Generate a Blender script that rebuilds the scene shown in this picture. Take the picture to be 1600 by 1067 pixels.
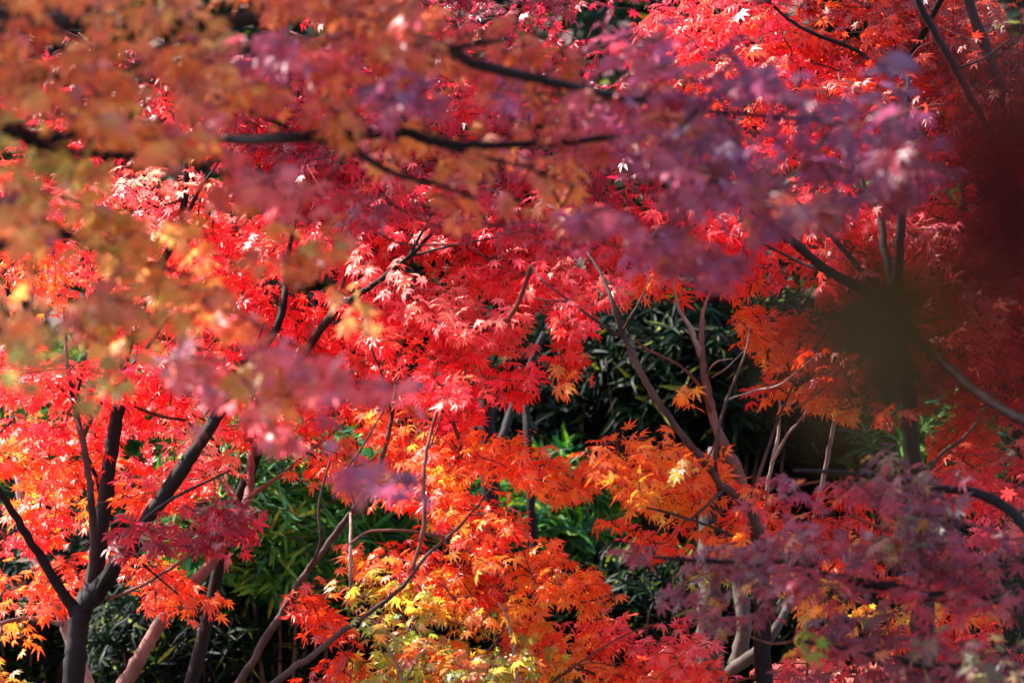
import bpy, math, random
import numpy as np
from mathutils import Vector, Matrix

S = bpy.context.scene
for o in list(bpy.data.objects):
    bpy.data.objects.remove(o)
COL = S.collection
R = math.radians
rng = np.random.default_rng(7)

# ------------------------------------------------------------------ camera
CAM = np.array([0.0, 0.0, 1.6]); PITCH = R(1.5); LENS = 150.0
cam_d = bpy.data.cameras.new('camera'); cam = bpy.data.objects.new('camera', cam_d); COL.objects.link(cam)
cam.location = CAM; cam.rotation_euler = (R(90) + PITCH, 0, 0)
cam_d.lens = LENS; cam_d.sensor_width = 36; cam_d.clip_start = 0.05; cam_d.clip_end = 500
cam_d.dof.use_dof = True; cam_d.dof.focus_distance = 10.15; cam_d.dof.aperture_fstop = 4.4; cam_d.dof.aperture_blades = 0
S.camera = cam

# ------------------------------------------------------------------ light
SUN_EL, SUN_AZ = R(45), R(-66)         # azimuth from +Y towards +X
sdir = np.array([math.sin(SUN_AZ) * math.cos(SUN_EL), math.cos(SUN_AZ) * math.cos(SUN_EL), math.sin(SUN_EL)])
ld = bpy.data.lights.new('sun', 'SUN'); ld.energy = 5.0; ld.angle = R(0.5); ld.color = (1.0, 0.93, 0.84)
lo = bpy.data.objects.new('sun', ld); COL.objects.link(lo)
lo.rotation_euler = Vector(sdir).to_track_quat('Z', 'Y').to_euler()
W = bpy.data.worlds.new('World'); S.world = W; W.use_nodes = True
nt = W.node_tree; bg = nt.nodes['Background']
sky = nt.nodes.new('ShaderNodeTexSky'); sky.sky_type = 'NISHITA'; sky.sun_disc = False
sky.sun_elevation = SUN_EL; sky.sun_rotation = SUN_AZ
nt.links.new(sky.outputs[0], bg.inputs[0]); bg.inputs[1].default_value = 0.15
S.view_settings.view_transform = 'Standard'; S.view_settings.look = 'None'
S.view_settings.exposure = 1.8; S.view_settings.gamma = 1.0
S.cycles.max_bounces = 8; S.cycles.diffuse_bounces = 4; S.cycles.transmission_bounces = 6
S.cycles.use_denoising = True

# ------------------------------------------------------------------ helpers
def P(px, py, Y):
    """point of the photograph (1600 x 1067 pixels) at Y metres in front of the camera"""
    k = 36.0 / LENS / 1600.0
    a, b = (px - 800) * k, (533.5 - py) * k
    c, s = math.cos(PITCH), math.sin(PITCH)
    t = Y / (c - b * s)
    return np.array([a * t, Y, CAM[2] + (s + b * c) * t])

def lin(c):
    c = np.asarray(c, float) / 255.0
    return np.where(c <= 0.04045, c / 12.92, ((c + 0.055) / 1.055) ** 2.4)

def tag(o, label=None, cat=None, group=None, kind=None):
    for k, v in (('label', label), ('category', cat), ('group', group), ('kind', kind)):
        if v: o[k] = v
    return o

def empty(name, loc):
    o = bpy.data.objects.new(name, None); o.location = loc; o.empty_display_size = 0.1
    COL.objects.link(o); return o

def mesh_obj(name, V, loops, starts, mat, parent=None, cols=None, smooth=False):
    """numpy arrays -> one mesh object, in world coordinates, kept in place under its parent"""
    me = bpy.data.meshes.new(name)
    V = np.asarray(V, np.float32).reshape(-1, 3)
    if parent is not None:
        org = np.array(world_loc(parent)); V = V - org.astype(np.float32)
    me.vertices.add(len(V)); me.vertices.foreach_set('co', V.ravel())
    me.loops.add(len(loops)); me.loops.foreach_set('vertex_index', np.asarray(loops, np.int32))
    me.polygons.add(len(starts)); me.polygons.foreach_set('loop_start', np.asarray(starts, np.int32))
    if cols is not None:
        at = me.attributes.new('pigment', 'FLOAT_COLOR', 'POINT')
        c = np.ones((len(V), 4), np.float32); c[:, :3] = cols
        at.data.foreach_set('color', c.ravel())
    me.update(calc_edges=True)
    if smooth: me.polygons.foreach_set('use_smooth', np.ones(len(starts), bool))
    me.materials.append(mat)
    o = bpy.data.objects.new(name, me); COL.objects.link(o)
    if parent is not None: o.parent = parent
    return o

def world_loc(o):
    v = Vector((0, 0, 0))
    while o is not None:
        v = v + o.location; o = o.parent
    return v

class MB:
    def __init__(s): s.V = []; s.L = []; s.St = []; s.n = 0; s.nl = 0; s.C = []
    def add(s, V, faces, col=None):
        V = np.asarray(V, float); s.V.append(V)
        for f in faces:
            s.St.append(s.nl); s.L.extend(i + s.n for i in f); s.nl += len(f)
        if col is not None: s.C.append(np.tile(col, (len(V), 1)))
        s.n += len(V)
    def build(s, name, mat, parent=None, smooth=True):
        return mesh_obj(name, np.concatenate(s.V), s.L, s.St, mat, parent, np.concatenate(s.C) if s.C else None, smooth)

def smooth_path(pts, rad, sub=5):
    pts = np.asarray(pts, float); rad = np.asarray(rad, float)
    if len(pts) < 3: 
        t = np.linspace(0, 1, sub + 1)[:, None]
        return pts[0] * (1 - t) + pts[-1] * t, rad[0] * (1 - t[:, 0]) + rad[-1] * t[:, 0]
    p = np.vstack([2 * pts[0] - pts[1], pts, 2 * pts[-1] - pts[-2]])
    out, ro = [], []
    for i in range(1, len(p) - 2):
        for j in range(sub):
            t = j / sub
            out.append(0.5 * ((2 * p[i]) + (-p[i - 1] + p[i + 1]) * t + (2 * p[i - 1] - 5 * p[i] + 4 * p[i + 1] - p[i + 2]) * t * t
                              + (-p[i - 1] + 3 * p[i] - 3 * p[i + 1] + p[i + 2]) * t ** 3))
            ro.append(rad[i - 1] * (1 - t) + rad[i] * t)
    out.append(pts[-1]); ro.append(rad[-1])
    return np.array(out), np.array(ro)

def add_tube(mb, pts, rad, sides=9, bump=0.0):
    pts = np.asarray(pts, float); n = len(pts)
    tan = np.gradient(pts, axis=0); tan /= np.linalg.norm(tan, axis=1)[:, None] + 1e-9
    up = np.array([0.13, 0.97, 0.2]) if abs(tan[0][1]) < 0.9 else np.array([1.0, 0, 0])
    V = []
    for i in range(n):
        u = np.cross(tan[i], up); u /= np.linalg.norm(u) + 1e-9
        v = np.cross(u, tan[i]); up = v
        a = np.arange(sides) / sides * 2 * math.pi
        r = rad[i] * (1 + bump * rng.uniform(-1, 1, sides))
        V.append(pts[i] + (np.cos(a) * r)[:, None] * u + (np.sin(a) * r)[:, None] * v)
    F = []
    for i in range(n - 1):
        for j in range(sides):
            k = (j + 1) % sides
            F.append((i * sides + j, i * sides + k, (i + 1) * sides + k, (i + 1) * sides + j))
    V.append([pts[0]]); V.append([pts[-1]])
    c0, c1 = n * sides, n * sides + 1
    for j in range(sides):
        k = (j + 1) % sides
        F.append((c0, k, j)); F.append((c1, (n - 1) * sides + j, (n - 1) * sides + k))
    mb.add(np.vstack(V), F)

# ------------------------------------------------------------------ materials
def new_mat(name):
    m = bpy.data.materials.new(name); m.use_nodes = True
    return m, m.node_tree, m.node_tree.nodes, m.node_tree.links, m.node_tree.nodes['Principled BSDF']

def leaf_material(name, transl=0.45, rough=0.38, spec=0.5, sat=1.1, tval=1.35, vein=0.25, nscale=60):
    m, t, N, L, b = new_mat(name)
    at = N.new('ShaderNodeAttribute'); at.attribute_name = 'pigment'
    tc = N.new('ShaderNodeTexCoord')
    no = N.new('ShaderNodeTexNoise'); no.inputs['Scale'].default_value = nscale; no.inputs['Detail'].default_value = 3
    L.new(tc.outputs['Object'], no.inputs['Vector'])
    mr = N.new('ShaderNodeMapRange'); mr.inputs['From Min'].default_value = 0.3; mr.inputs['From Max'].default_value = 0.7
    mr.inputs['To Min'].default_value = 1 - vein; mr.inputs['To Max'].default_value = 1 + vein * 0.6
    L.new(no.outputs[0], mr.inputs['Value'])
    hs = N.new('ShaderNodeHueSaturation'); L.new(at.outputs['Color'], hs.inputs['Color']); L.new(mr.outputs[0], hs.inputs['Value'])
    L.new(hs.outputs[0], b.inputs['Base Color'])
    mrr = N.new('ShaderNodeMapRange'); mrr.inputs['To Min'].default_value = rough - 0.1; mrr.inputs['To Max'].default_value = rough + 0.18
    L.new(no.outputs[0], mrr.inputs['Value']); L.new(mrr.outputs[0], b.inputs['Roughness'])
    b.inputs['Specular IOR Level'].default_value = spec
    h2 = N.new('ShaderNodeHueSaturation'); h2.inputs['Saturation'].default_value = sat; h2.inputs['Value'].default_value = tval
    L.new(hs.outputs[0], h2.inputs['Color'])
    tr = N.new('ShaderNodeBsdfTranslucent'); L.new(h2.outputs[0], tr.inputs['Color'])
    mx = N.new('ShaderNodeMixShader'); mx.inputs[0].default_value = transl
    L.new(b.outputs[0], mx.inputs[1]); L.new(tr.outputs[0], mx.inputs[2])
    L.new(mx.outputs[0], N['Material Output'].inputs['Surface'])
    return m

def bark_material(name, c1, c2, scale=30, rough=0.75, bump=0.5):
    m, t, N, L, b = new_mat(name)
    tc = N.new('ShaderNodeTexCoord'); mp = N.new('ShaderNodeMapping'); mp.inputs['Scale'].default_value = (1, 1, 0.45)
    L.new(tc.outputs['Object'], mp.inputs['Vector'])
    no = N.new('ShaderNodeTexNoise'); no.inputs['Scale'].default_value = scale; no.inputs['Detail'].default_value = 6; no.inputs['Roughness'].default_value = 0.65
    L.new(mp.outputs[0], no.inputs['Vector'])
    n2 = N.new('ShaderNodeTexNoise'); n2.inputs['Scale'].default_value = scale * 0.25; n2.inputs['Detail'].default_value = 2
    L.new(tc.outputs['Object'], n2.inputs['Vector'])
    ad = N.new('ShaderNodeMath'); ad.operation = 'ADD'; L.new(no.outputs[0], ad.inputs[0]); L.new(n2.outputs[0], ad.inputs[1])
    cr = N.new('ShaderNodeValToRGB'); cr.color_ramp.elements[0].position = 0.38; cr.color_ramp.elements[1].position = 0.62
    hv = N.new('ShaderNodeMath'); hv.operation = 'MULTIPLY'; hv.inputs[1].default_value = 0.5; L.new(ad.outputs[0], hv.inputs[0])
    L.new(hv.outputs[0], cr.inputs[0])
    cr.color_ramp.elements[0].color = (*lin(c1), 1); cr.color_ramp.elements[1].color = (*lin(c2), 1)
    L.new(cr.outputs[0], b.inputs['Base Color']); b.inputs['Roughness'].default_value = rough; b.inputs['Specular IOR Level'].default_value = 0.2
    bp = N.new('ShaderNodeBump'); bp.inputs['Strength'].default_value = bump; bp.inputs['Distance'].default_value = 0.01
    L.new(no.outputs[0], bp.inputs['Height']); L.new(bp.outputs[0], b.inputs['Normal'])
    return m

M_LEAF = leaf_material('maple_leaf_sheet', transl=0.61, rough=0.36, spec=0.9, sat=1.03, tval=1.75)
M_DRY = leaf_material('dry_leaf_sheet', transl=0.25, rough=0.8, spec=0.08, tval=1.1)
M_EVER = leaf_material('evergreen_leaf_sheet', transl=0.22, rough=0.5, spec=0.12, sat=1.15, tval=1.4)
M_BARK_DARK = bark_material('dark_bark', (13, 9, 9), (32, 24, 24))  # shade under the leaves put into a darker bark colour
M_BARK_PINK = bark_material('pinkish_bark', (78, 48, 44), (130, 92, 84), scale=24)  # bark colour with red bounce light from the leaves put in
M_BARK_PALE = bark_material('pale_bark', (84, 68, 62), (160, 144, 132), scale=24)
M_BARK_BROWN = bark_material('brown_bark', (44, 28, 27), (86, 60, 54))
M_TWIG = bark_material('twig_bark', (70, 36, 34), (125, 70, 60), scale=40)
M_OLD = bark_material('weathered_bark', (16, 12, 10), (92, 80, 72), scale=14, bump=1.0)

# ------------------------------------------------------------------ leaf templates
def maple_template(seed, simple=False):
    r = np.random.default_rng(seed)
    ang = [-122, -78, -38, 0, 38, 78, 122]; ln = [0.40, 0.74, 0.93, 1.0, 0.93, 0.74, 0.40]
    if simple: ang = [-90, -42, 0, 42, 90]; ln = [0.62, 0.9, 1.0, 0.9, 0.62]
    ang = [a + r.uniform(-4, 4) for a in ang]; ln = [l * r.uniform(0.9, 1.08) for l in ln]
    V = [(0, 0, 0)]; F = []
    def pol(a, d, z=0.0): a = R(a); return (math.sin(a) * d, math.cos(a) * d, z)
    n = len(ang); notch = []
    for i in range(n + 1):
        if i == 0: a = ang[0] - 32; d = 0.10
        elif i == n: a = ang[-1] + 32; d = 0.10
        else: a = 0.5 * (ang[i - 1] + ang[i]); d = 0.235 * min(ln[i - 1], ln[i]) ** 0.6
        V.append(pol(a, d, -0.03)); notch.append(len(V) - 1)
    for i in range(n):
        a, l = ang[i], ln[i]; w = 0.108 * l ** 0.5 + 0.01; d = 0.52 * l
        da = math.degrees(math.atan2(w, d)); bend = r.uniform(-5, 5)
        base = len(V)
        droop = -0.10 * l * r.uniform(0.2, 1.8)
        V += [pol(a - da, math.hypot(d, w), 0.05 + droop * 0.35), pol(a + da, math.hypot(d, w), 0.05 + droop * 0.35),
              pol(a, d, droop * 0.3 - 0.015), pol(a + bend, l, droop * 1.6)]
        mL, mR, rib, tip = base, base + 1, base + 2, base + 3
        nL, nR = notch[i], notch[i + 1]
        if simple:
            F += [(0, nL, mL, tip), (0, tip, mR, nR)]
        else:
            F += [(0, nL, mL, rib), (0, rib, mR, nR), (rib, mL, tip), (rib, tip, mR)]
    V = np.array(V); V[:, 2] += -0.12 * (V[:, 0] ** 2)      # soft arch
    V[:, 1] += 0.0
    rad = np.clip(np.hypot(V[:, 0], V[:, 1]), 0, 1)
    # petiole: a fine triangular stalk
    if not simple:
        b = len(V); w = 0.012
        P0 = np.array([(-w, 0, 0), (w, 0, 0), (0, 0, -w * 1.5), (-w, -0.38, -0.10), (w, -0.38, -0.10), (0, -0.38, -0.12)])
        V = np.vstack([V, P0]); F += [(b, b + 1, b + 4, b + 3), (b + 1, b + 2, b + 5, b + 4), (b + 2, b, b + 3, b + 5)]
        rad = np.concatenate([rad, np.full(6, 1.0)])
    return V, F, rad

def lance_template(seed, w=0.075, segs=4):
    r = np.random.default_rng(seed); V = []; F = []
    for i in range(segs + 1):
        t = i / segs; ww = w * math.sin(math.pi * (0.12 + 0.88 * t)) ** 0.75 if i < segs else 0.004
        z = -0.35 * t * t * r.uniform(0.7, 1.2)
        V += [(-ww, t, z + 0.25 * ww), (0, t, z - 0.1 * ww), (ww, t, z + 0.25 * ww)]
    for i in range(segs):
        a = i * 3
        F += [(a, a + 1, a + 4, a + 3), (a + 1, a + 2, a + 5, a + 4)]
    V = np.array(V); return V, F, V[:, 1].copy()

TM = [maple_template(s) for s in range(8)]
TS = [maple_template(s, True) for s in range(3)]
TL = [lance_template(s) for s in range(4)]
TW = [lance_template(s + 9, w=0.11) for s in range(3)]

def norm(a): return a / (np.linalg.norm(a, axis=-1, keepdims=True) + 1e-9)

def leaves_mesh(name, pos, d, nrm, size, col, tipcol, templates, mat, parent):
    """one mesh of many separate leaf blades"""
    n = len(pos); d = norm(d); x = norm(np.cross(d, nrm)); z = np.cross(x, d)
    which = rng.integers(0, len(templates), n)
    Vs, Ls, Ss, Cs = [], [], [], []; nv = nl = 0
    for k, (T, F, rad) in enumerate(templates):
        idx = np.nonzero(which == k)[0]
        if len(idx) == 0: continue
        m = len(idx); curl = rng.uniform(0.2, 2.4, m)[:, None]; wid = rng.uniform(0.8, 1.08, m)[:, None]
        s = size[idx][:, None, None]
        V = (T[None, :, 0:1] * wid[:, :, None] * x[idx][:, None, :] + T[None, :, 1:2] * d[idx][:, None, :]
             + T[None, :, 2:3] * curl[:, :, None] * z[idx][:, None, :]) * s + pos[idx][:, None, :]
        c = col[idx][:, None, :] * (1 - rad[None, :, None] ** 2) + tipcol[idx][:, None, :] * rad[None, :, None] ** 2
        fl = np.array([i for f in F for i in f]); fs = np.cumsum([0] + [len(f) for f in F[:-1]])
        Ls.append((fl[None, :] + (nv + np.arange(m) * len(T))[:, None]).ravel())
        Ss.append((fs[None, :] + (nl + np.arange(m) * len(fl))[:, None]).ravel())
        Vs.append(V.reshape(-1, 3)); Cs.append(c.reshape(-1, 3))
        nv += m * len(T); nl += m * len(fl)
    return mesh_obj(name, np.concatenate(Vs), np.concatenate(Ls), np.concatenate(Ss), mat, parent, np.concatenate(Cs))

# ------------------------------------------------------------------ pigments (sRGB); fg mauve and lavender tones include painted sky sheen
PAL = {
 'scarlet': [(4, (218, 50, 64)), (3, (224, 60, 56)), (2, (206, 36, 62)), (1, (230, 92, 70))],
 'pink':    [(4, (234, 84, 108)), (3, (240, 116, 116)), (2, (222, 58, 68)), (2, (240, 146, 128))],  # paled so that leaf glow and highlights sit in the colour
 'crimson': [(4, (150, 14, 40)), (3, (122, 12, 42)), (2, (180, 22, 42)), (1, (104, 16, 46))],  # crimson leaf colour, deepened to stand for shade
 'vermil':  [(4, (228, 76, 46)), (3, (222, 60, 44)), (2, (232, 104, 52)), (1, (214, 48, 44))],
 'orange':  [(4, (232, 104, 42)), (3, (228, 82, 38)), (2, (234, 132, 52)), (1, (232, 164, 66))],
 'amber':   [(4, (232, 142, 52)), (3, (226, 112, 44)), (2, (214, 160, 62)), (1, (190, 160, 60))],
 'yellow':  [(4, (236, 200, 90)), (2, (226, 140, 56)), (2, (196, 178, 70)), (1, (222, 100, 40))],
 'olive':   [(4, (132, 132, 44)), (2, (180, 150, 50)), (4, (100, 130, 44)), (3, (206, 106, 42)), (1.5, (190, 56, 40)), (.8, (214, 196, 80))],
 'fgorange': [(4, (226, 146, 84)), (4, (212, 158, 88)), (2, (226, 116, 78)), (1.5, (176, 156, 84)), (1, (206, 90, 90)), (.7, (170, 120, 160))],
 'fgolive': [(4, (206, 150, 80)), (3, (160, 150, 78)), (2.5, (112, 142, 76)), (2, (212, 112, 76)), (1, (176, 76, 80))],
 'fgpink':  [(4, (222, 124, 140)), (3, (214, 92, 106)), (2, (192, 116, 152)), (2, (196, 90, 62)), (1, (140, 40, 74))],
 'fgmauve_sheen': [(4, (196, 92, 130)), (3, (172, 84, 136)), (2, (200, 64, 90)), (1.5, (214, 120, 76)), (2, (150, 96, 150))],  # blue sky sheen on shaded leaves put into the mauve
 'fgplum_sheen':  [(4, (156, 62, 104)), (3, (132, 66, 118)), (2, (176, 46, 72)), (1.5, (122, 84, 128)), (0.6, (200, 96, 66))],  # plum tint carries painted sky sheen of shaded leaves
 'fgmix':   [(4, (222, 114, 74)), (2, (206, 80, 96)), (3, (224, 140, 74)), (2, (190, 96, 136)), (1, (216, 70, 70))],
 'lowplum': [(4, (108, 42, 62)), (3, (88, 46, 66)), (2, (136, 36, 48)), (2, (84, 58, 76)), (0.6, (150, 110, 50)), (0.8, (84, 96, 60))],  # grey-plum leaf colour with some sky sheen put in
 'lowrose': [(4, (146, 38, 60)), (3, (116, 44, 66)), (2, (172, 42, 50)), (1, (96, 56, 76)), (0.5, (200, 110, 50))],
 'darkred': [(4, (130, 22, 22)), (3, (150, 32, 24)), (1, (110, 20, 30)), (1, (170, 56, 30))],
 'rust':    [(4, (196, 46, 26)), (3, (205, 66, 30)), (2, (180, 30, 28)), (1, (160, 30, 34))],
}
for k_, f_ in (('fgmix', .86), ('fgmauve_sheen', .86), ('fgplum_sheen', .8), ('fgpink', .95), ('fgorange', .93)):
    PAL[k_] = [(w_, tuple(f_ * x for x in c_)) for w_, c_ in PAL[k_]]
def pick(pal, n):
    w = np.array([p[0] for p in PAL[pal]], float); w /= w.sum()
    c = np.array([lin(p[1]) for p in PAL[pal]])
    return c[rng.choice(len(w), n, p=w)]

UPV = np.array([0, 0, 1.0]); TOCAM = np.array([0, -1.0, 0])

# ------------------------------------------------------------------ sprays
def node_tree(nodes, base):
    """join points to the nearest point already joined, starting from the base: a branching set of twigs"""
    pts = [base] + list(nodes); n = len(pts); A = np.array(pts)
    cost = np.linalg.norm(A - A[0], axis=1); par = np.zeros(n, int); path = np.zeros(n)
    done = np.zeros(n, bool); done[0] = True; order = []
    best = cost.copy()
    for _ in range(n - 1):
        best[done] = 1e9; i = int(np.argmin(best)); done[i] = True; order.append(i)
        path[i] = path[par[i]] + np.linalg.norm(A[i] - A[par[i]])
        dd = np.linalg.norm(A - A[i], axis=1) + path[i] * 0.12
        up = (dd < best) & ~done
        best[up] = dd[up]; par[up] = i
    cnt = np.ones(n)
    for i in reversed(order): cnt[par[i]] += cnt[i]
    return A, par, order, cnt

def spray(tree, cx, cy, rx, ry, ang, Y, pal, cover=1.6, leaf=0.0315, depth=0.3, facing=0.3, mult=1.5, droop=0.5, side=0.0,
          label=None, tilt=0.22, twig=0.9, thick=0.02, simple=False):
    """a flat-layered leafy spray: thin sheets of leaf pairs on forked twigs, inside an ellipse"""
    k = 36.0 / LENS / 1600.0 * Y
    c = P(cx, cy, Y); a = R(-ang)                      # picture angle is clockwise from the right
    u = np.array([math.cos(a), 0, math.sin(a)]); v = np.array([-math.sin(a), 0, math.cos(a)])
    RX, RY = rx * k, ry * k
    area = math.pi * RX * RY
    nleaf = max(6, int(DENS * mult * cover * area / (leaf * leaf * 1.15)))
    per = 4; nn = max(3, nleaf // per)
    nsheet = max(1, int(nn / 7))
    # sheet centres
    th = rng.uniform(0, 2 * math.pi, nsheet); rr = np.sqrt(rng.uniform(0, 0.85, nsheet))
    sc = np.stack([np.cos(th) * rr * RX, rng.uniform(-1, 1, nsheet) * depth, np.sin(th) * rr * RY], 1)
    si = rng.integers(0, nsheet, nn)
    sheetw = min(0.27, RX * 0.75)
    off = np.stack([rng.normal(0, 0.55, nn) * sheetw, rng.normal(0, 0.14, nn), rng.normal(0, thick, nn)], 1)
    off[:, 2] += -tilt * np.abs(off[:, 1]) + rng.uniform(-0.05, 0.05, nsheet)[si] * off[:, 0] * 3
    q = sc[si] + off
    e = np.hypot(q[:, 0] / RX, q[:, 2] / RY); over = e > 1
    q[over, 0] /= e[over] * 1.03; q[over, 2] /= e[over] * 1.03
    nodes = c + q[:, 0:1] * u + q[:, 1:2] * np.array([0, 1.0, 0]) + q[:, 2:3] * v
    base = tree.nearest(c)
    A, par, order, cnt = node_tree(nodes, base)
    # leaves in clusters round the nodes, pairs facing away from the twig
    idx = np.repeat(np.arange(1, nn + 1), per); m = len(idx)
    tw = norm(A[idx] - A[par[idx]] + 1e-4)
    sd = norm(np.cross(tw, UPV + rng.normal(0, .25, (m, 3)))) * rng.choice([-1, 1], m)[:, None]
    d = norm(tw * rng.uniform(0.1, 1.0, (m, 1)) + sd * rng.uniform(0.2, 1.1, (m, 1)) + rng.normal(0, 0.28, (m, 3))
             - UPV * (droop + rng.uniform(-0.25, 0.35, (m, 1))) + np.array([side, -0.15, 0]))
    nr = UPV * 0.75 + TOCAM * facing + rng.normal(0, 0.42, (m, 3)) + 0.4 * sdir
    size = leaf * rng.uniform(0.62, 1.25, m)
    back = rng.uniform(0, 1.9, (m, 1))
    pos = A[idx] * (1 - back * 0.5) + A[par[idx]] * back * 0.5
    lim = 0.12
    dl = pos - A[idx]; L_ = np.linalg.norm(dl, axis=1, keepdims=True) + 1e-9
    pos = A[idx] + dl * np.minimum(1, lim / L_) + rng.normal(0, 0.013, (m, 3)) + d * size[:, None] * 0.38
    # pigment: sheet tone, leaf tone, paler heart and redder tips
    sh = pick(pal, nsheet)[si[idx - 1]]; lf = pick(pal, m); f = rng.uniform(0.15, 0.85, (m, 1))
    col = sh * f + lf * (1 - f); col = col * rng.uniform(0.72, 1.25, (m, 1)) + GLOWUP
    tip = col * np.array([1.0, 0.62, 0.75]); heart = col * np.array([1.02, 1.3, 1.05])
    ob = leaves_mesh('foliage', pos, d, nr, size, np.clip(heart, 0, .8), np.clip(tip, 0, .8), TS if simple else TM, M_LEAF, tree.root)
    if label: ob['label'] = label
    # twigs
    mb = MB()
    for i in order:
        p0, p1 = A[par[i]], A[i]; L0 = np.linalg.norm(p1 - p0)
        r0 = (0.0007 + 0.00034 * cnt[par[i]] ** 0.6) * twig; r1 = (0.0007 + 0.00034 * cnt[i] ** 0.6) * twig
        r0 = min(r0, r1 * 1.6)
        mid = (p0 + p1) / 2 + rng.normal(0, 0.05, 3) * L0
        sp, sr = smooth_path([p0, mid, p1], [r0, (r0 + r1) / 2, r1], 2 if L0 < 0.12 else 5)
        add_tube(mb, sp, sr, 5)
    mb.build('twigs', M_TWIG, ob)
    tree.sk += list(A[1::4])
    return ob

DENS = 2.2; GLOWUP = np.array([0.05, 0.012, 0.012])
class Tree:
    def __init__(s, name, label, cat, base, group='maple trees of the garden', dx=0.0, dy=0.0):
        s.dx, s.dy = dx, dy; base = (base[0] + dx, base[1] + dy, base[2])
        s.root = empty(name, base); tag(s.root, label, cat, group); s.sk = [np.array(base)]; s.first = True
    def nearest(s, p):
        A = np.array(s.sk); w = np.array([1, 0.8, 1.0])
        if len(A) > 1: A = A[A[:, 2] > 0.4] if (A[:, 2] > 0.4).any() else A
        return A[np.argmin(np.linalg.norm((A - p) * w, axis=1))]
    def limb(s, pts, rad, mat, name='branch', sub=6, sides=10, bump=0.06, wob=0.0013):
        """pts: world points, or (px, py, Y); rad in metres"""
        W_ = [np.array(p[1:]) + np.array([s.dx, s.dy, 0]) if p[0] == 'w' else P(p[0], p[1], p[2] + s.dy) for p in pts]
        if not hasattr(rad, '__len__'): rad = [rad] * len(W_)
        if len(rad) != len(W_): rad = np.interp(np.linspace(0, 1, len(W_)), np.linspace(0, 1, len(rad)), rad)
        rad = np.asarray(rad) * (0.8 if s.dy <= 0 else 1.0)
        sp, sr = smooth_path(W_, rad, sub)
        sp[1:-1] += rng.normal(0, 1, (len(sp) - 2, 3)) * wob * np.minimum(1, sr[1:-1, None] / 0.01)
        sr = sr * (1 + 0.05 * rng.normal(0, 1, len(sr)))
        mb = MB(); add_tube(mb, sp, sr, sides, bump)
        o = mb.build(name, mat, s.root); s.sk += list(sp[1:])
        return o
    def trunk(s, pts, rad, mat, **k):
        """a trunk drawn from the ground up"""
        g = P(*pts[0]) if pts[0][0] != 'w' else np.array(pts[0][1:])
        r0 = rad[0] if hasattr(rad, '__len__') else rad
        g = g + np.array([0, s.dy if pts[0][0] != 'w' else 0, 0]); q = P(pts[1][0], pts[1][1], pts[1][2] + s.dy)
        dn = g - q; dn = dn / max(abs(dn[2]), 1e-3); dn[0] = np.clip(dn[0], -1.1, 1.1)
        m1 = g + dn * g[2] * 0.3; m2 = g + dn * np.array([0.42, 0.42, 1]) * g[2] * 0.65; m2[2] = g[2] * 0.32
        b0 = np.array([g[0] + dn[0] * g[2] * 0.5, g[1], -0.05]); s.root.location = (b0[0], b0[1], 0); s.sk[0] = b0
        m1[1] = m2[1] = g[1]; m2[0] = g[0] + dn[0] * g[2] * 0.45
        off = np.array([s.dx, s.dy, 0])
        rr = [r0 * 1.3, r0 * 1.15, r0 * 1.05] + list(np.interp(np.linspace(0, 1, len(pts)), np.linspace(0, 1, len(rad)), rad) if hasattr(rad, '__len__') else [rad] * len(pts))
        return s.limb([('w', *(b0 - off)), ('w', *(m2 - off)), ('w', *(m1 - off))] + list(pts), rr, mat, 'trunk', **k)

def tree_at(px, Y, label, cat='maple tree', name='maple_tree', dx=0.0, group='maple trees of the garden'):
    p = P(px, 1067, Y); return Tree(name, label, cat, (p[0] + dx, Y, 0.0), group)

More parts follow.
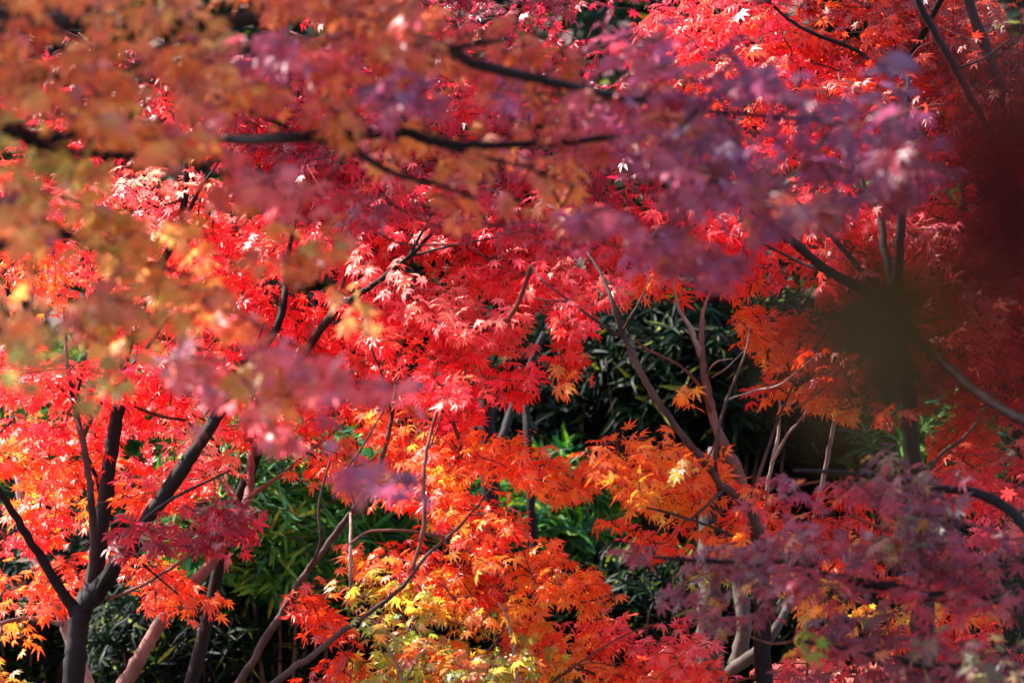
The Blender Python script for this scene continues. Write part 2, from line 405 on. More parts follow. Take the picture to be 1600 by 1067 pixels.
# ------------------------------------------------------------------ ground
def ground():
    n = 70; xs = np.linspace(-1, 1, n) ** 3 * 120; ys = np.concatenate([np.linspace(-60, 0, 15, endpoint=False), np.linspace(0, 34, 45, endpoint=False), np.linspace(34, 220, 10)])
    X, Y = np.meshgrid(xs, ys)
    Z = np.clip((Y - 18) / 20, 0, 6) ** 1.2 * 3.2 + 0.03 * np.sin(X * 2.1) * np.cos(Y * 1.7)
    V = np.stack([X, Y, Z], -1).reshape(-1, 3); L_, S_ = [], []
    for j in range(len(ys) - 1):
        for i in range(n - 1):
            a = j * n + i; S_.append(len(L_)); L_ += [a, a + 1, a + n + 1, a + n]
    m, t, N, L, b = new_mat('leaf_mould_soil')
    tc = N.new('ShaderNodeTexCoord')
    vo = N.new('ShaderNodeTexVoronoi'); vo.inputs['Scale'].default_value = 16; L.new(tc.outputs['Object'], vo.inputs['Vector'])
    no = N.new('ShaderNodeTexNoise'); no.inputs['Scale'].default_value = 1.3; no.inputs['Detail'].default_value = 8; L.new(tc.outputs['Object'], no.inputs['Vector'])
    sx = N.new('ShaderNodeSeparateXYZ'); L.new(vo.outputs['Color'], sx.inputs[0])
    cr = N.new('ShaderNodeValToRGB'); L.new(sx.outputs[0], cr.inputs[0])
    for i, (p, c) in enumerate([(0.0, (40, 34, 26)), (0.45, (74, 58, 40)), (0.62, (120, 50, 34)), (0.8, (134, 40, 30)), (1.0, (50, 60, 34))]):
        e = cr.color_ramp.elements[i] if i < 2 else cr.color_ramp.elements.new(p)
        e.position = p; e.color = (*lin(c), 1)
    mx = N.new('ShaderNodeMix'); mx.data_type = 'RGBA'; mx.inputs['B'].default_value = (*lin((44, 48, 26)), 1)
    L.new(no.outputs[0], mx.inputs['Factor']); L.new(cr.outputs[0], mx.inputs['A'])
    L.new(mx.outputs['Result'], b.inputs['Base Color']); b.inputs['Roughness'].default_value = 0.9
    bp = N.new('ShaderNodeBump'); bp.inputs['Strength'].default_value = 0.6; L.new(vo.outputs['Distance'], bp.inputs['Height']); L.new(bp.outputs[0], b.inputs['Normal'])
    o = mesh_obj('ground', V, L_, S_, m, None, smooth=True); tag(o, kind='structure')
ground()

# ------------------------------------------------------------------ evergreen shrubs and the evergreen wood behind
GREENS = [lin(c) for c in ((24, 48, 26), (34, 64, 28), (20, 40, 28), (48, 82, 34), (28, 52, 38))]
def evergreen(name, label, cat, group, px, py, Y, rx, ry, n, leaf=0.11, ring=9, depth=0.5, templates=None, ztop=None, seedcol=None, world=None, up=0.55):
    """stems with rosettes of strap-shaped leaves"""
    k = 36.0 / LENS / 1600.0 * Y
    c = P(px, py, Y) if world is None else np.array(world)
    RX, RZ = (rx * k, ry * k) if world is None else (rx, ry)
    root = empty(name, (c[0], c[1], float(np.clip((c[1] - 18) / 20, 0, 6) ** 1.2 * 3.2))); tag(root, label, cat, group)
    gz = root.location.z
    d = norm(rng.normal(0, 1, (n, 3))); rr = rng.uniform(0.35, 1, (n, 1)) ** 0.5
    pts = c + d * rr * np.array([RX, depth, RZ]); pts = pts[pts[:, 2] > gz + 0.08]; n = len(pts)
    axis = norm((pts - c) / np.array([RX, depth, RZ]) * 0.6 + UPV * up + rng.normal(0, .3, (n, 3)))
    idx = np.repeat(np.arange(n), ring); m = len(idx)
    ax = axis[idx]; rnd = norm(rng.normal(0, 1, (m, 3))); per = norm(np.cross(ax, rnd))
    dd = norm(per * rng.uniform(0.6, 1.2, (m, 1)) + ax * rng.uniform(0.1, 1.0, (m, 1)))
    nr = norm(ax + rng.normal(0, .2, (m, 3)))
    pos = pts[idx] - ax * rng.uniform(0, 0.07, (m, 1))
    size = leaf * rng.uniform(0.6, 1.25, m)
    cc = np.array(GREENS)[rng.integers(0, len(GREENS), m)] if seedcol is None else np.array([lin(x) for x in seedcol])[rng.integers(0, len(seedcol), m)]
    cc = cc * rng.uniform(0.65, 1.35, (m, 1)); ye = rng.uniform(0, 1, m) < 0.05; cc[ye] = lin((120, 130, 50))
    leaves_mesh('foliage', pos, dd, nr, size, cc, cc * 0.9, templates or TL, M_EVER, root)
    # stems
    foot = np.array([c[0], c[1], gz - 0.03])
    sel = rng.choice(n, min(n, 26), replace=False); mb = MB()
    for i in sel:
        f = foot + np.array([rng.uniform(-.12, .12), rng.uniform(-.12, .12), 0])
        mid = (f + pts[i]) / 2 + np.array([0, 0, 0.12]) * RZ
        sp, sr = smooth_path([f, mid, pts[i]], [0.012, 0.008, 0.003], 5); add_tube(mb, sp, sr, 5)
    mb.build('stems', M_BARK_BROWN, root)
    return root

# px, py, Y, rx, ry, rosettes, leaf length, label
SHR = [
 (420, 800, 11.9, 190, 170, 420, .105, 'lit green narrow-leaved shrub behind the dark forked trunk'),
 (330, 990, 12.0, 210, 120, 420, .100, 'low dark green narrow-leaved shrub behind the pinkish trunk'),
 (60, 930, 12.6, 190, 190, 330, .110, 'dark green shrub at the foot of the pale-barked tree'),
 (90, 690, 13.4, 210, 170, 300, .115, 'dark green shrub behind the red leaves beside the upright trunks'),
 (600, 800, 12.4, 140, 120, 300, .125, 'green shrub of long upright leaves behind the slender grey stem'),
 (700, 960, 12.2, 190, 130, 380, .100, 'dark blue-green shrub behind the yellow maple leaves'),
 (880, 800, 12.6, 120, 110, 240, .115, 'fresh green shrub seen below the orange band of leaves'),
 (1010, 930, 12.3, 150, 90, 300, .105, 'glossy blue-green shrub beside the weathered old trunk'),
 (900, 600, 12.9, 190, 150, 430, .120, 'almost black-green shrub in the gap under the scarlet leaves'),
 (1100, 560, 12.6, 190, 160, 480, .125, 'dark green shrub of long leaves behind the forked reddish stems'),
 (1270, 660, 12.9, 170, 150, 380, .125, 'dark shrub behind the bare white twigs'),
 (1440, 700, 12.5, 120, 110, 280, .100, 'bright green fine-leaved shrub behind the shaded right trunk'),
 (1260, 960, 12.3, 150, 110, 320, .100, 'dark green shrub to the right of the weathered old trunk'),
 (1500, 950, 12.9, 180, 160, 300, .110, 'green shrub hidden behind the plum-red maple'),
]
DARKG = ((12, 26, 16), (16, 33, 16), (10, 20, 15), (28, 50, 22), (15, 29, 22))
LIT = ((58, 108, 46), (78, 134, 50), (38, 82, 42), (112, 160, 64), (58, 104, 74))  # sunlight put into the leaf colour as brighter greens
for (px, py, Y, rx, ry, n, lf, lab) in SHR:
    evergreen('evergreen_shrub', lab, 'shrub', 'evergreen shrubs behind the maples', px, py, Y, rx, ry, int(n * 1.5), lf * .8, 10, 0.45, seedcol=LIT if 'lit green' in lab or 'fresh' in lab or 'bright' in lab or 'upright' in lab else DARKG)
BK = [(-3.4, 15.4, 1.7, 1.6, 2.0), (-1.4, 15.0, 1.8, 1.5, 2.2), (0.5, 15.6, 1.9, 1.5, 2.4), (2.3, 15.1, 1.7, 1.5, 2.2), (4.2, 15.8, 1.9, 1.6, 2.3)]
BL = ['tall dark evergreen at the left behind the red trees', 'tall dark evergreen behind the dark forked trunk', 'tall dark evergreen behind the dark gap in the scarlet leaves',
      'tall dark evergreen behind the right-hand maple trunk', 'tall dark evergreen beyond the far right red leaves']
for (x, y, z, rx, rz), lab in zip(BK, BL):
    evergreen('evergreen_tree', lab, 'evergreen tree', 'tall evergreens behind the garden', 0, 0, y, rx, rz, 900, 0.17, 9, 0.9, TW, world=(x, y, z), seedcol=((22, 40, 24), (30, 50, 28), (24, 38, 30)))
wood_b = [(-7 + 2.6 * i, 19 + 1.2 * (i % 2)) for i in range(7)]
for i, (x, y) in enumerate(wood_b):
    evergreen('evergreen_tree', 'large dark evergreen crown in the wood far behind the maples', 'evergreen tree', 'far evergreens of the wood', 0, 0, y, 2.0, 3.4, 650, 0.3, 8, 1.4, TW,
              world=(x, y, 3.4), seedcol=((20, 36, 22), (26, 44, 26), (24, 36, 28)))

# ------------------------------------------------------------------ background trunks and the stone
def old_tree(label, pts, rad, mat, name='tree_trunk', branches=()):
    t = tree_at(pts[0][0], pts[0][2], label, 'tree', name, group=None)
    t.trunk(pts, rad, mat, bump=0.14, sides=16, sub=8)
    for bp, br in branches: t.limb(bp, br, mat, bump=0.12)
    return t
old_tree('dark rough trunk standing in the gap behind the orange leaves', [(790, 1067, 11.7), (775, 900, 11.7), (766, 760, 11.7), (758, 600, 11.75), (750, 480, 11.8)], [.034, .032, .03, .028, .02], M_BARK_DARK,
         branches=[([(766, 740, 11.7), (800, 640, 11.9), (850, 520, 12.0)], [.02, .01])])
old_tree('slim dark trunk behind the lower end of the orange leaves', [(835, 1067, 11.9), (838, 900, 11.9), (828, 760, 11.9), (820, 600, 12)], [.02, .018, .016, .012], M_BARK_DARK)
old_tree('weathered grey and brown trunk with peeling bark at the lower right', [(1112, 1067, 11.2), (1108, 990, 11.2), (1110, 930, 11.2), (1104, 850, 11.3), (1112, 700, 11.4)], [.046, .042, .038, .03, .014], M_OLD,
         branches=[([(1150, 1040, 11.1), (1162, 980, 11.1), (1150, 900, 11.15)], [.03, .02]), ([(1140, 1050, 11.1), (1200, 1000, 11.0), (1240, 930, 11.1)], [.022, .012])])
def stone():
    c = P(1190, 1040, 11.9); root_z = 0.0
    import bmesh
    bm = bmesh.new(); bmesh.ops.create_icosphere(bm, subdivisions=4, radius=1)
    r = random.Random(4)
    from mathutils import noise
    for v in bm.verts:
        n = noise.noise(v.co * 1.3) * 0.25 + noise.noise(v.co * 4) * 0.06
        v.co *= 1 + n; v.co.z = max(min(v.co.z, 0.72), -0.8)
        v.co = Vector((v.co.x * 0.42, v.co.y * 0.25, v.co.z * (c[2] / 1.6)))
    me = bpy.data.meshes.new('boulder'); bm.to_mesh(me); bm.free()
    for p in me.polygons: p.use_smooth = True
    me.materials.append(bark_material('pale_stone', (120, 124, 130), (205, 210, 216), scale=9, bump=0.6))
    o = bpy.data.objects.new('boulder', me); o.location = (c[0], c[1], c[2] / 2 - 0.1); COL.objects.link(o)
    tag(o, 'pale bluish stone low behind the weathered trunk', 'boulder')
stone()

# ------------------------------------------------------------------ maples in focus
# the dark forked tree at lower left
A = tree_at(112, 10.0, 'maple with dark trunk forking low at the lower left')
A.trunk([(114, 1067, 10), (120, 1000, 10), (126, 945, 10)], [.034, .031, .034], M_BARK_DARK)
A.limb([(122, 965, 10), (100, 930, 9.98), (50, 850, 9.95), (0, 770, 9.9), (-80, 650, 9.8)], [.02, .017, .013, .010, .008], M_BARK_DARK)
A.limb([(126, 955, 10), (146, 905, 10.05), (158, 820, 10.1), (172, 720, 10.1), (184, 640, 10.15), (205, 520, 10.2), (250, 420, 10.3), (285, 340, 10.3), (292, 240, 10.3)], [.03, .025, .024, .021, .02, .014, .012, .011, .008], M_BARK_DARK)
A.limb([(130, 950, 10), (165, 905, 9.95), (200, 850, 9.9), (255, 775, 9.9), (300, 710, 9.9), (345, 640, 9.95), (400, 560, 10), (440, 490, 10), (450, 400, 10.1), (470, 310, 10.2)], [.030, .025, .023, .022, .021, .018, .014, .011, .008, .005], M_BARK_DARK)
A.limb([(142, 910, 10), (146, 840, 9.98), (142, 780, 9.95), (132, 700, 9.95), (118, 640, 10), (104, 560, 10), (100, 480, 10.1)], [.012, .012, .011, .010, .009, .007, .004], M_BARK_BROWN)
A.limb([(160, 800, 10.1), (150, 745, 10.1), (128, 690, 10), (122, 620, 10), (135, 550, 10)], [.005, .006, .006, .005, .004], M_BARK_DARK)
A.limb([(130, 680, 10), (160, 625, 10.1), (190, 590, 10.1), (240, 530, 10.1), (270, 480, 10.2)], [.008, .006, .004], M_BARK_BROWN)
A.limb([(145, 935, 10), (195, 850, 9.7), (240, 800, 9.6), (290, 768, 9.5), (360, 735, 9.4)], [.009, .007, .005, .003], M_BARK_DARK)
A.limb([(170, 935, 9.98), (230, 910, 9.8), (300, 865, 9.6), (330, 840, 9.5), (355, 815, 9.4)], [.006, .005, .004, .003], M_TWIG)
A.limb([(222, 880, 9.7), (245, 900, 9.7), (280, 930, 9.7)], [.004, .002], M_BARK_DARK)
A.limb([(395, 575, 10), (415, 560, 9.9), (440, 555, 9.8)], [.012, .004], M_BARK_DARK)
A.limb([(405, 590, 10), (385, 640, 9.9), (395, 560, 9.8), (412, 505, 9.8)], [.004, .004, .003], M_BARK_DARK)
A.limb([(285, 350, 10.3), (310, 300, 10.2), (345, 250, 10.2)], [.008, .003], M_BARK_DARK)
A.limb([(290, 380, 10.3), (330, 330, 10.3), (360, 270, 10.3)], [.009, .004], M_BARK_BROWN)

B = tree_at(180, 10.5, 'maple with smooth pinkish leaning trunk near the bottom left', dx=-0.1)
B.trunk([(196, 1067, 10.5), (228, 1010, 10.5), (250, 975, 10.5), (300, 915, 10.5), (340, 865, 10.5), (368, 810, 10.5), (388, 775, 10.55), (392, 720, 10.6), (388, 680, 10.7)], [.025, .022, .021, .019, .017, .015, .014, .012, .010], M_BARK_PINK)
B.limb([(384, 780, 10.5), (420, 755, 10.4), (450, 735, 10.3), (490, 700, 10.3), (540, 660, 10.2)], [.008, .006, .004], M_BARK_PINK)
B.limb([(375, 788, 10.5), (345, 745, 10.6), (320, 700, 10.7), (300, 640, 10.8)], [.008, .006, .004], M_BARK_PINK)
B.limb([(246, 975, 10.5), (244, 920, 10.5), (240, 870, 10.4), (238, 800, 10.4)], [.004, .003], M_BARK_PINK)
B.limb([(340, 860, 10.45), (336, 790, 10.4), (335, 730, 10.4)], [.004, .003], M_BARK_PALE)

Cc = tree_at(135, 10.9, 'maple with pale bark and a white-lit stem behind the dark forked trunk')
Cc.trunk([(138, 1067, 10.9), (110, 1000, 10.9), (94, 955, 10.9), (78, 910, 10.9), (50, 860, 10.95), (36, 810, 11), (28, 745, 11), (20, 690, 11.1), (15, 600, 11.1)], [.021, .019, .018, .016, .014, .013, .010, .007, .005], M_BARK_PALE)
Cc.limb([(98, 975, 10.9), (70, 968, 10.8), (30, 966, 10.7), (-10, 978, 10.6)], [.009, .006, .006], M_BARK_PALE)
Cc.limb([(78, 905, 10.9), (60, 830, 10.8), (70, 760, 10.8), (110, 660, 10.8)], [.006, .004, .003], M_TWIG)
Cc.limb([(45, 855, 10.95), (10, 835, 10.9), (-30, 820, 10.9)], [.006, .004], M_TWIG)

D = tree_at(360, 10.1, 'maple with slender grey stem slanting up across the lower centre', dx=-0.15)
D.dy = -.35
D.trunk([(372, 1067, 10.1), (410, 1005, 10.1), (445, 950, 10.1), (478, 895, 10.1), (520, 840, 10.1), (556, 790, 10.1), (585, 745, 10.1), (604, 690, 10.1), (618, 610, 10.15), (630, 530, 10.2), (642, 460, 10.25), (648, 430, 10.3)], [.012, .011, .010, .0095, .009, .008, .007, .0065, .006, .005, .004], M_BARK_BROWN)
D.limb([(478, 895, 10.1), (500, 850, 10.0), (498, 790, 10.0), (515, 720, 10.0)], [.005, .004, .003], M_BARK_BROWN)
D.limb([(612, 650, 10.1), (598, 590, 10.0), (575, 530, 10.0), (560, 470, 10.1)], [.004, .003], M_BARK_BROWN)
D.limb([(548, 800, 10.1), (548, 850, 10.0), (547, 930, 10.0)], [.004, .005, .004], M_BARK_PALE)
D.limb([(556, 790, 10.1), (540, 740, 9.95), (565, 700, 9.9), (600, 640, 9.9)], [.004, .003], M_BARK_BROWN)

E = tree_at(440, 9.7, 'low maple with a dark oblique branch and olive to yellow leaves at bottom centre', dx=-0.25)
E.dy = -.3
E.trunk([(430, 1067, 9.7), (480, 1030, 9.7), (530, 990, 9.7), (580, 955, 9.7), (630, 915, 9.7), (665, 870, 9.75), (720, 820, 9.8), (770, 760, 9.9)], [.010, .009, .008, .007, .006, .005, .004, .002], M_BARK_BROWN)
E.limb([(645, 890, 9.7), (662, 820, 9.7), (662, 740, 9.75), (672, 680, 9.8), (690, 610, 9.9), (680, 560, 10)], [.006, .006, .005, .003], M_TWIG)
E.limb([(630, 1110, 9.8), (632, 1067, 9.8), (600, 1000, 9.75), (580, 965, 9.7)], [.006, .005, .004], M_BARK_PALE)
E.limb([(634, 1067, 9.8), (650, 1030, 9.7), (668, 1000, 9.7)], [.004, .003], M_BARK_PALE)
E.limb([(810, 1110, 9.9), (805, 1040, 9.9), (795, 970, 9.9), (778, 940, 9.9)], [.006, .005, .003], M_BARK_PALE)
E.limb([(672, 700, 9.8), (700, 630, 9.8), (740, 590, 9.8)], [.003, .002], M_TWIG)
E.limb([(700, 840, 9.8), (640, 830, 9.7), (580, 830, 9.7), (545, 850, 9.7)], [.005, .004, .003], M_TWIG)

F = tree_at(1190, 10.1, 'maple with two crossing dark and reddish stems right of the centre')
F.dy = -.45
F.trunk([(1195, 1067, 10.15), (1192, 960, 10.15), (1186, 880, 10.1), (1184, 832, 10.1)], [.026, .024, .023, .021], M_BARK_DARK)
F.limb([(1184, 840, 10.1), (1166, 790, 10.05), (1130, 760, 10.0), (1098, 720, 9.95), (1060, 672, 9.9), (1030, 630, 9.9), (1000, 580, 9.9), (975, 525, 9.9), (958, 475, 9.9), (940, 430, 9.95), (918, 395, 10)], [.017, .014, .011, .0105, .010, .010, .0095, .009, .007, .005, .003], M_BARK_BROWN)
F.limb([(1190, 850, 10.15), (1172, 790, 10.2), (1150, 730, 10.2), (1128, 690, 10.2), (1112, 640, 10.2), (1100, 580, 10.2), (1096, 530, 10.2), (1098, 490, 10.2), (1110, 455, 10.25)], [.02, .018, .016, .015, .013, .011, .009, .006, .003], M_BARK_PINK)
F.limb([(1097, 560, 10.2), (1080, 515, 10.2), (1060, 480, 10.2), (1052, 440, 10.2)], [.009, .006, .003], M_BARK_PALE)
F.limb([(975, 528, 9.9), (930, 500, 9.85), (890, 470, 9.85), (850, 440, 9.85), (830, 415, 9.9)], [.005, .004, .003, .002], M_BARK_BROWN)
F.limb([(890, 470, 9.85), (860, 470, 9.8), (830, 465, 9.8)], [.003, .0015], M_TWIG)
F.limb([(972, 520, 9.9), (985, 495, 9.85), (1000, 470, 9.85), (1018, 430, 9.85)], [.004, .002], M_BARK_BROWN)
F.limb([(1112, 645, 10.2), (1090, 600, 10.1), (1060, 570, 10.0), (1010, 545, 9.95), (990, 530, 9.9)], [.005, .004, .003], M_TWIG)
F.limb([(1124, 780, 10.05), (1118, 710, 9.95), (1130, 640, 9.95), (1150, 590, 9.95), (1165, 550, 9.95), (1172, 510, 10)], [.006, .005, .004, .002], M_BARK_BROWN)
F.limb([(1133, 625, 9.95), (1180, 610, 9.95), (1220, 600, 9.9), (1270, 560, 9.9)], [.003, .002], M_BARK_PALE)
F.limb([(1106, 580, 10.2), (1120, 565, 10.1), (1145, 560, 10.1)], [.003, .002], M_BARK_PALE)
F.limb([(1112, 590, 10.2), (1135, 575, 10.1), (1160, 550, 10.1)], [.003, .002], M_BARK_PALE)
F.limb([(1130, 765, 10.0), (1080, 810, 9.9), (1060, 805, 9.9), (1000, 790, 9.9)], [.005, .003], M_BARK_BROWN)
F.limb([(1184, 860, 10.1), (1140, 835, 10.0), (1090, 815, 10.0), (1040, 800, 9.9)], [.006, .004, .003], M_BARK_BROWN)
F.limb([(1170, 790, 10.15), (1200, 700, 10.3), (1240, 600, 10.3), (1290, 520, 10.3)], [.006, .004, .003], M_BARK_BROWN)

G = tree_at(1440, 9.3, 'maple with upright shaded trunk and long oblique boughs at the right')
G.trunk([(1446, 1067, 9.3), (1440, 900, 9.3), (1436, 780, 9.3), (1424, 700, 9.3), (1418, 600, 9.3), (1404, 500, 9.3), (1400, 450, 9.3), (1406, 380, 9.3), (1410, 310, 9.3), (1414, 240, 9.35), (1420, 120, 9.4)], [.034, .032, .028, .024, .022, .02, .016, .013, .012, .010, .006], M_BARK_DARK)
G.limb([(1400, 465, 9.3), (1384, 400, 9.35), (1374, 330, 9.4), (1350, 290, 9.4), (1330, 230, 9.45)], [.012, .012, .011, .008, .005], M_BARK_BROWN)
G.limb([(1398, 480, 9.3), (1350, 455, 9.2), (1290, 420, 9.15), (1230, 370, 9.1), (1180, 330, 9.05), (1120, 285, 9.0), (1070, 262, 9.0), (1020, 230, 8.9)], [.014, .014, .013, .012, .011, .009, .006, .004], M_BARK_DARK)
G.limb([(1396, 462, 9.3), (1350, 425, 9.35), (1300, 370, 9.4), (1250, 320, 9.4), (1200, 270, 9.4)], [.010, .008, .006, .004], M_BARK_DARK)
G.limb([(1180, 335, 9.05), (1172, 300, 9.0), (1160, 270, 9.0)], [.004, .002], M_TWIG)
G.limb([(1412, 500, 9.3), (1450, 545, 9.2), (1500, 590, 9.1), (1550, 630, 9.0), (1610, 665, 8.9), (1700, 720, 8.8)], [.016, .014, .014, .013, .012], M_BARK_DARK)
G.limb([(1290, 425, 9.15), (1240, 405, 9.2), (1190, 380, 9.2)], [.005, .003], M_BARK_DARK)
G.limb([(1404, 500, 9.3), (1330, 560, 9.5), (1270, 620, 9.6), (1210, 655, 9.7)], [.005, .004, .002], M_TWIG)
G.limb([(1436, 760, 9.3), (1470, 710, 9.3), (1510, 680, 9.3), (1560, 610, 9.4)], [.007, .005, .003], M_BARK_BROWN)

H = tree_at(1760, 9.8, 'maple with scarlet crown and dark arching branches at the upper right', dx=0.25)
H.trunk([(1760, 1067, 9.8), (1740, 700, 9.8), (1690, 450, 9.75), (1610, 260, 9.7), (1560, 130, 9.6), (1520, 20, 9.6), (1500, -80, 9.6)], [.045, .04, .03, .022, .018, .014, .012], M_BARK_DARK)
H.limb([(1660, 380, 9.7), (1600, 310, 9.5), (1555, 225, 9.4), (1510, 140, 9.4), (1465, 60, 9.4), (1430, -10, 9.4), (1400, -80, 9.4)], [.012, .012, .012, .011, .011, .010, .008], M_BARK_DARK)
H.limb([(1500, -60, 9.6), (1420, 90, 9.8), (1380, 105, 9.8), (1330, 75, 9.8), (1265, 50, 9.8), (1225, 25, 9.8), (1190, -10, 9.8)], [.009, .008, .006, .006, .005, .004], M_BARK_DARK)
H.limb([(1490, 110, 9.4), (1540, 90, 9.4), (1580, 60, 9.4)], [.004, .003], M_BARK_DARK)
H.limb([(1620, 300, 9.6), (1560, 340, 9.4), (1590, 400, 9.3), (1620, 450, 9.3)], [.005, .004], M_BARK_DARK)

I = tree_at(470, 9.9, 'maple with a forked bare twig across the scarlet centre', dx=-0.5)
I.dy = -.3
I.trunk([(300, 1067, 11.2), (360, 820, 11.2), (450, 600, 10.8), (520, 490, 10.2), (548, 468, 9.9), (590, 440, 9.85), (640, 400, 9.8), (668, 372, 9.8), (690, 345, 9.8), (720, 320, 9.8)], [.022, .02, .015, .010, .008, .007, .006, .005, .004], M_BARK_DARK)
I.limb([(640, 400, 9.8), (655, 370, 9.8), (672, 340, 9.8), (680, 310, 9.8)], [.005, .004, .003], M_BARK_DARK)
I.limb([(645, 400, 9.8), (700, 385, 9.75), (740, 378, 9.75), (780, 370, 9.8)], [.004, .003, .002], M_BARK_DARK)
I.limb([(735, 385, 9.75), (770, 410, 9.75), (810, 430, 9.8)], [.002, .0015], M_TWIG)

J = tree_at(1230, 10.7, 'bare sapling with thin white-lit twigs before the dark shrubs', 'sapling', 'sapling', group=None)
J.trunk([(1190, 1067, 10.7), (1196, 800, 10.7), (1205, 730, 10.7), (1216, 680, 10.7), (1219, 620, 10.7)], [.008, .007, .006, .005, .003], M_BARK_PALE)
J.limb([(1205, 725, 10.7), (1230, 680, 10.65), (1255, 650, 10.65), (1268, 615, 10.65)], [.005, .004, .002], M_BARK_PALE)
J.limb([(1244, 664, 10.65), (1270, 630, 10.6), (1276, 620, 10.6)], [.003, .0015], M_BARK_PALE)
J.limb([(1219, 634, 10.7), (1238, 630, 10.7), (1245, 620, 10.7)], [.003, .0015], M_BARK_PALE)
J.limb([(1270, 820, 10.6), (1290, 730, 10.6), (1300, 680, 10.6), (1308, 640, 10.6)], [.006, .007, .007, .005], M_BARK_PALE)
J.limb([(1205, 850, 10.7), (1245, 850, 10.65), (1270, 820, 10.6)], [.005, .006], M_BARK_PALE)

# ---- foliage of the in-focus maples:  cx, cy, rx, ry, angle, Y, pigment, cover
kw2 = {}
def sprays(tree, rows, **kw):
    for r in rows:
        k = dict(kw)
        if len(r) > 8: k.update(r[8])
        Y_ = r[5] + tree.dy + kw2.get(id(tree), 0)
        spray(tree, *r[:5], Y_, r[6], cover=r[7], **k)

sprays(A, [
 (80, 620, 130, 65, 8, 10.1, 'scarlet', 2.6), (60, 700, 110, 40, 5, 10.2, 'vermil', 1.8), (150, 560, 120, 50, -10, 10.2, 'scarlet', 1.6),
 (210, 300, 150, 60, 10, 10.5, 'pink', 1.9), (330, 350, 130, 70, 15, 10.5, 'scarlet', 1.9), (120, 330, 90, 60, 0, 10.5, 'pink', 1.4),
 (50, 430, 60, 70, -60, 10.4, 'vermil', 1.5), (260, 480, 160, 70, 10, 10.5, 'scarlet', 1.6), (420, 460, 110, 90, 20, 10.5, 'scarlet', 1.6),
 (250, 690, 120, 60, 10, 10.3, 'pink', 1.6), (240, 620, 120, 50, 0, 10.4, 'scarlet', 1.4), (180, 740, 120, 40, 10, 10.4, 'vermil', 1.4),
 (290, 815, 115, 38, 6, 9.45, 'crimson', 2.1, dict(leaf=.038, depth=.15)), (340, 800, 70, 30, 15, 9.4, 'crimson', 1.8, dict(depth=.12)), (200, 830, 60, 30, -10, 9.5, 'crimson', 1.4, dict(depth=.12)),
 (480, 250, 130, 80, 10, 10.4, 'crimson', 1.5), (100, 230, 150, 60, 0, 10.6, 'scarlet', 1.3), (40, 560, 70, 50, 0, 10.5, 'scarlet', 1.5), (380, 560, 90, 60, 0, 10.6, 'scarlet', 1.6), (260, 400, 200, 60, 0, 10.8, 'scarlet', 1.3),
])
sprays(B, [
 (440, 600, 120, 60, 5, 10.6, 'scarlet', 1.9), (470, 690, 90, 45, 10, 10.4, 'vermil', 1.9), (260, 750, 100, 30, 0, 10.7, 'vermil', 1.2),
 (330, 640, 80, 40, 0, 10.8, 'scarlet', 1.2), (270, 925, 75, 42, 15, 10.3, 'vermil', 2.0), (220, 870, 60, 30, 0, 10.4, 'orange', 1.4),
])
sprays(Cc, [
 (60, 905, 85, 38, 5, 10.8, 'vermil', 2.0), (40, 800, 90, 45, 0, 10.8, 'scarlet', 1.6), (110, 780, 70, 60, 0, 10.9, 'orange', 1.4), (120, 870, 70, 40, 0, 10.9, 'vermil', 1.6),
 (20, 985, 26, 24, 30, 10.7, 'orange', 1.4), (45, 1050, 70, 26, 8, 10.6, 'olive', 1.8), (90, 700, 60, 40, 0, 11, 'orange', 1.0), (60, 660, 80, 40, 0, 10.9, 'vermil', 1.5),
])
kw2[id(D)] = .4; kw2[id(E)] = .3
sprays(D, [
 (560, 560, 80, 50, 0, 10.4, 'scarlet', 1.8), (590, 640, 90, 50, 5, 10.4, 'vermil', 1.9), (540, 500, 70, 60, 0, 10.6, 'scarlet', 1.6),
 (560, 720, 70, 38, 10, 10.3, 'orange', 1.5), (520, 935, 60, 45, 20, 9.9, 'rust', 1.7), (490, 1040, 70, 34, 5, 9.9, 'rust', 1.6), (540, 870, 50, 28, 0, 10, 'orange', 1.2),
])
sprays(E, [
 (600, 930, 80, 50, 10, 9.8, 'olive', 1.5), (680, 1010, 110, 55, 5, 9.9, 'olive', 1.8), (570, 1040, 45, 30, 0, 9.7, 'yellow', 1.9), (790, 1010, 90, 60, 5, 10, 'olive', 1.7),
 (700, 880, 80, 45, 25, 9.9, 'rust', 1.7), (640, 860, 60, 30, 0, 9.9, 'rust', 1.5), (780, 920, 100, 45, 25, 10, 'amber', 1.8), (860, 985, 90, 40, 20, 10.1, 'vermil', 1.6),
 (600, 880, 50, 30, 0, 9.8, 'orange', 1.3), (900, 1045, 90, 40, 0, 10.1, 'amber', 1.6), (740, 950, 90, 30, 10, 9.8, 'olive', 1.1), (700, 1050, 160, 30, 0, 9.9, 'olive', 1.3), (650, 970, 110, 34, 12, 9.5, 'olive', 1.2), (770, 1020, 110, 34, 8, 9.5, 'olive', 1.2), (620, 1040, 90, 26, 0, 9.5, 'olive', 1.2), (830, 930, 70, 24, 20, 9.6, 'amber', 1.0),
])
kw2[id(F)] = .18
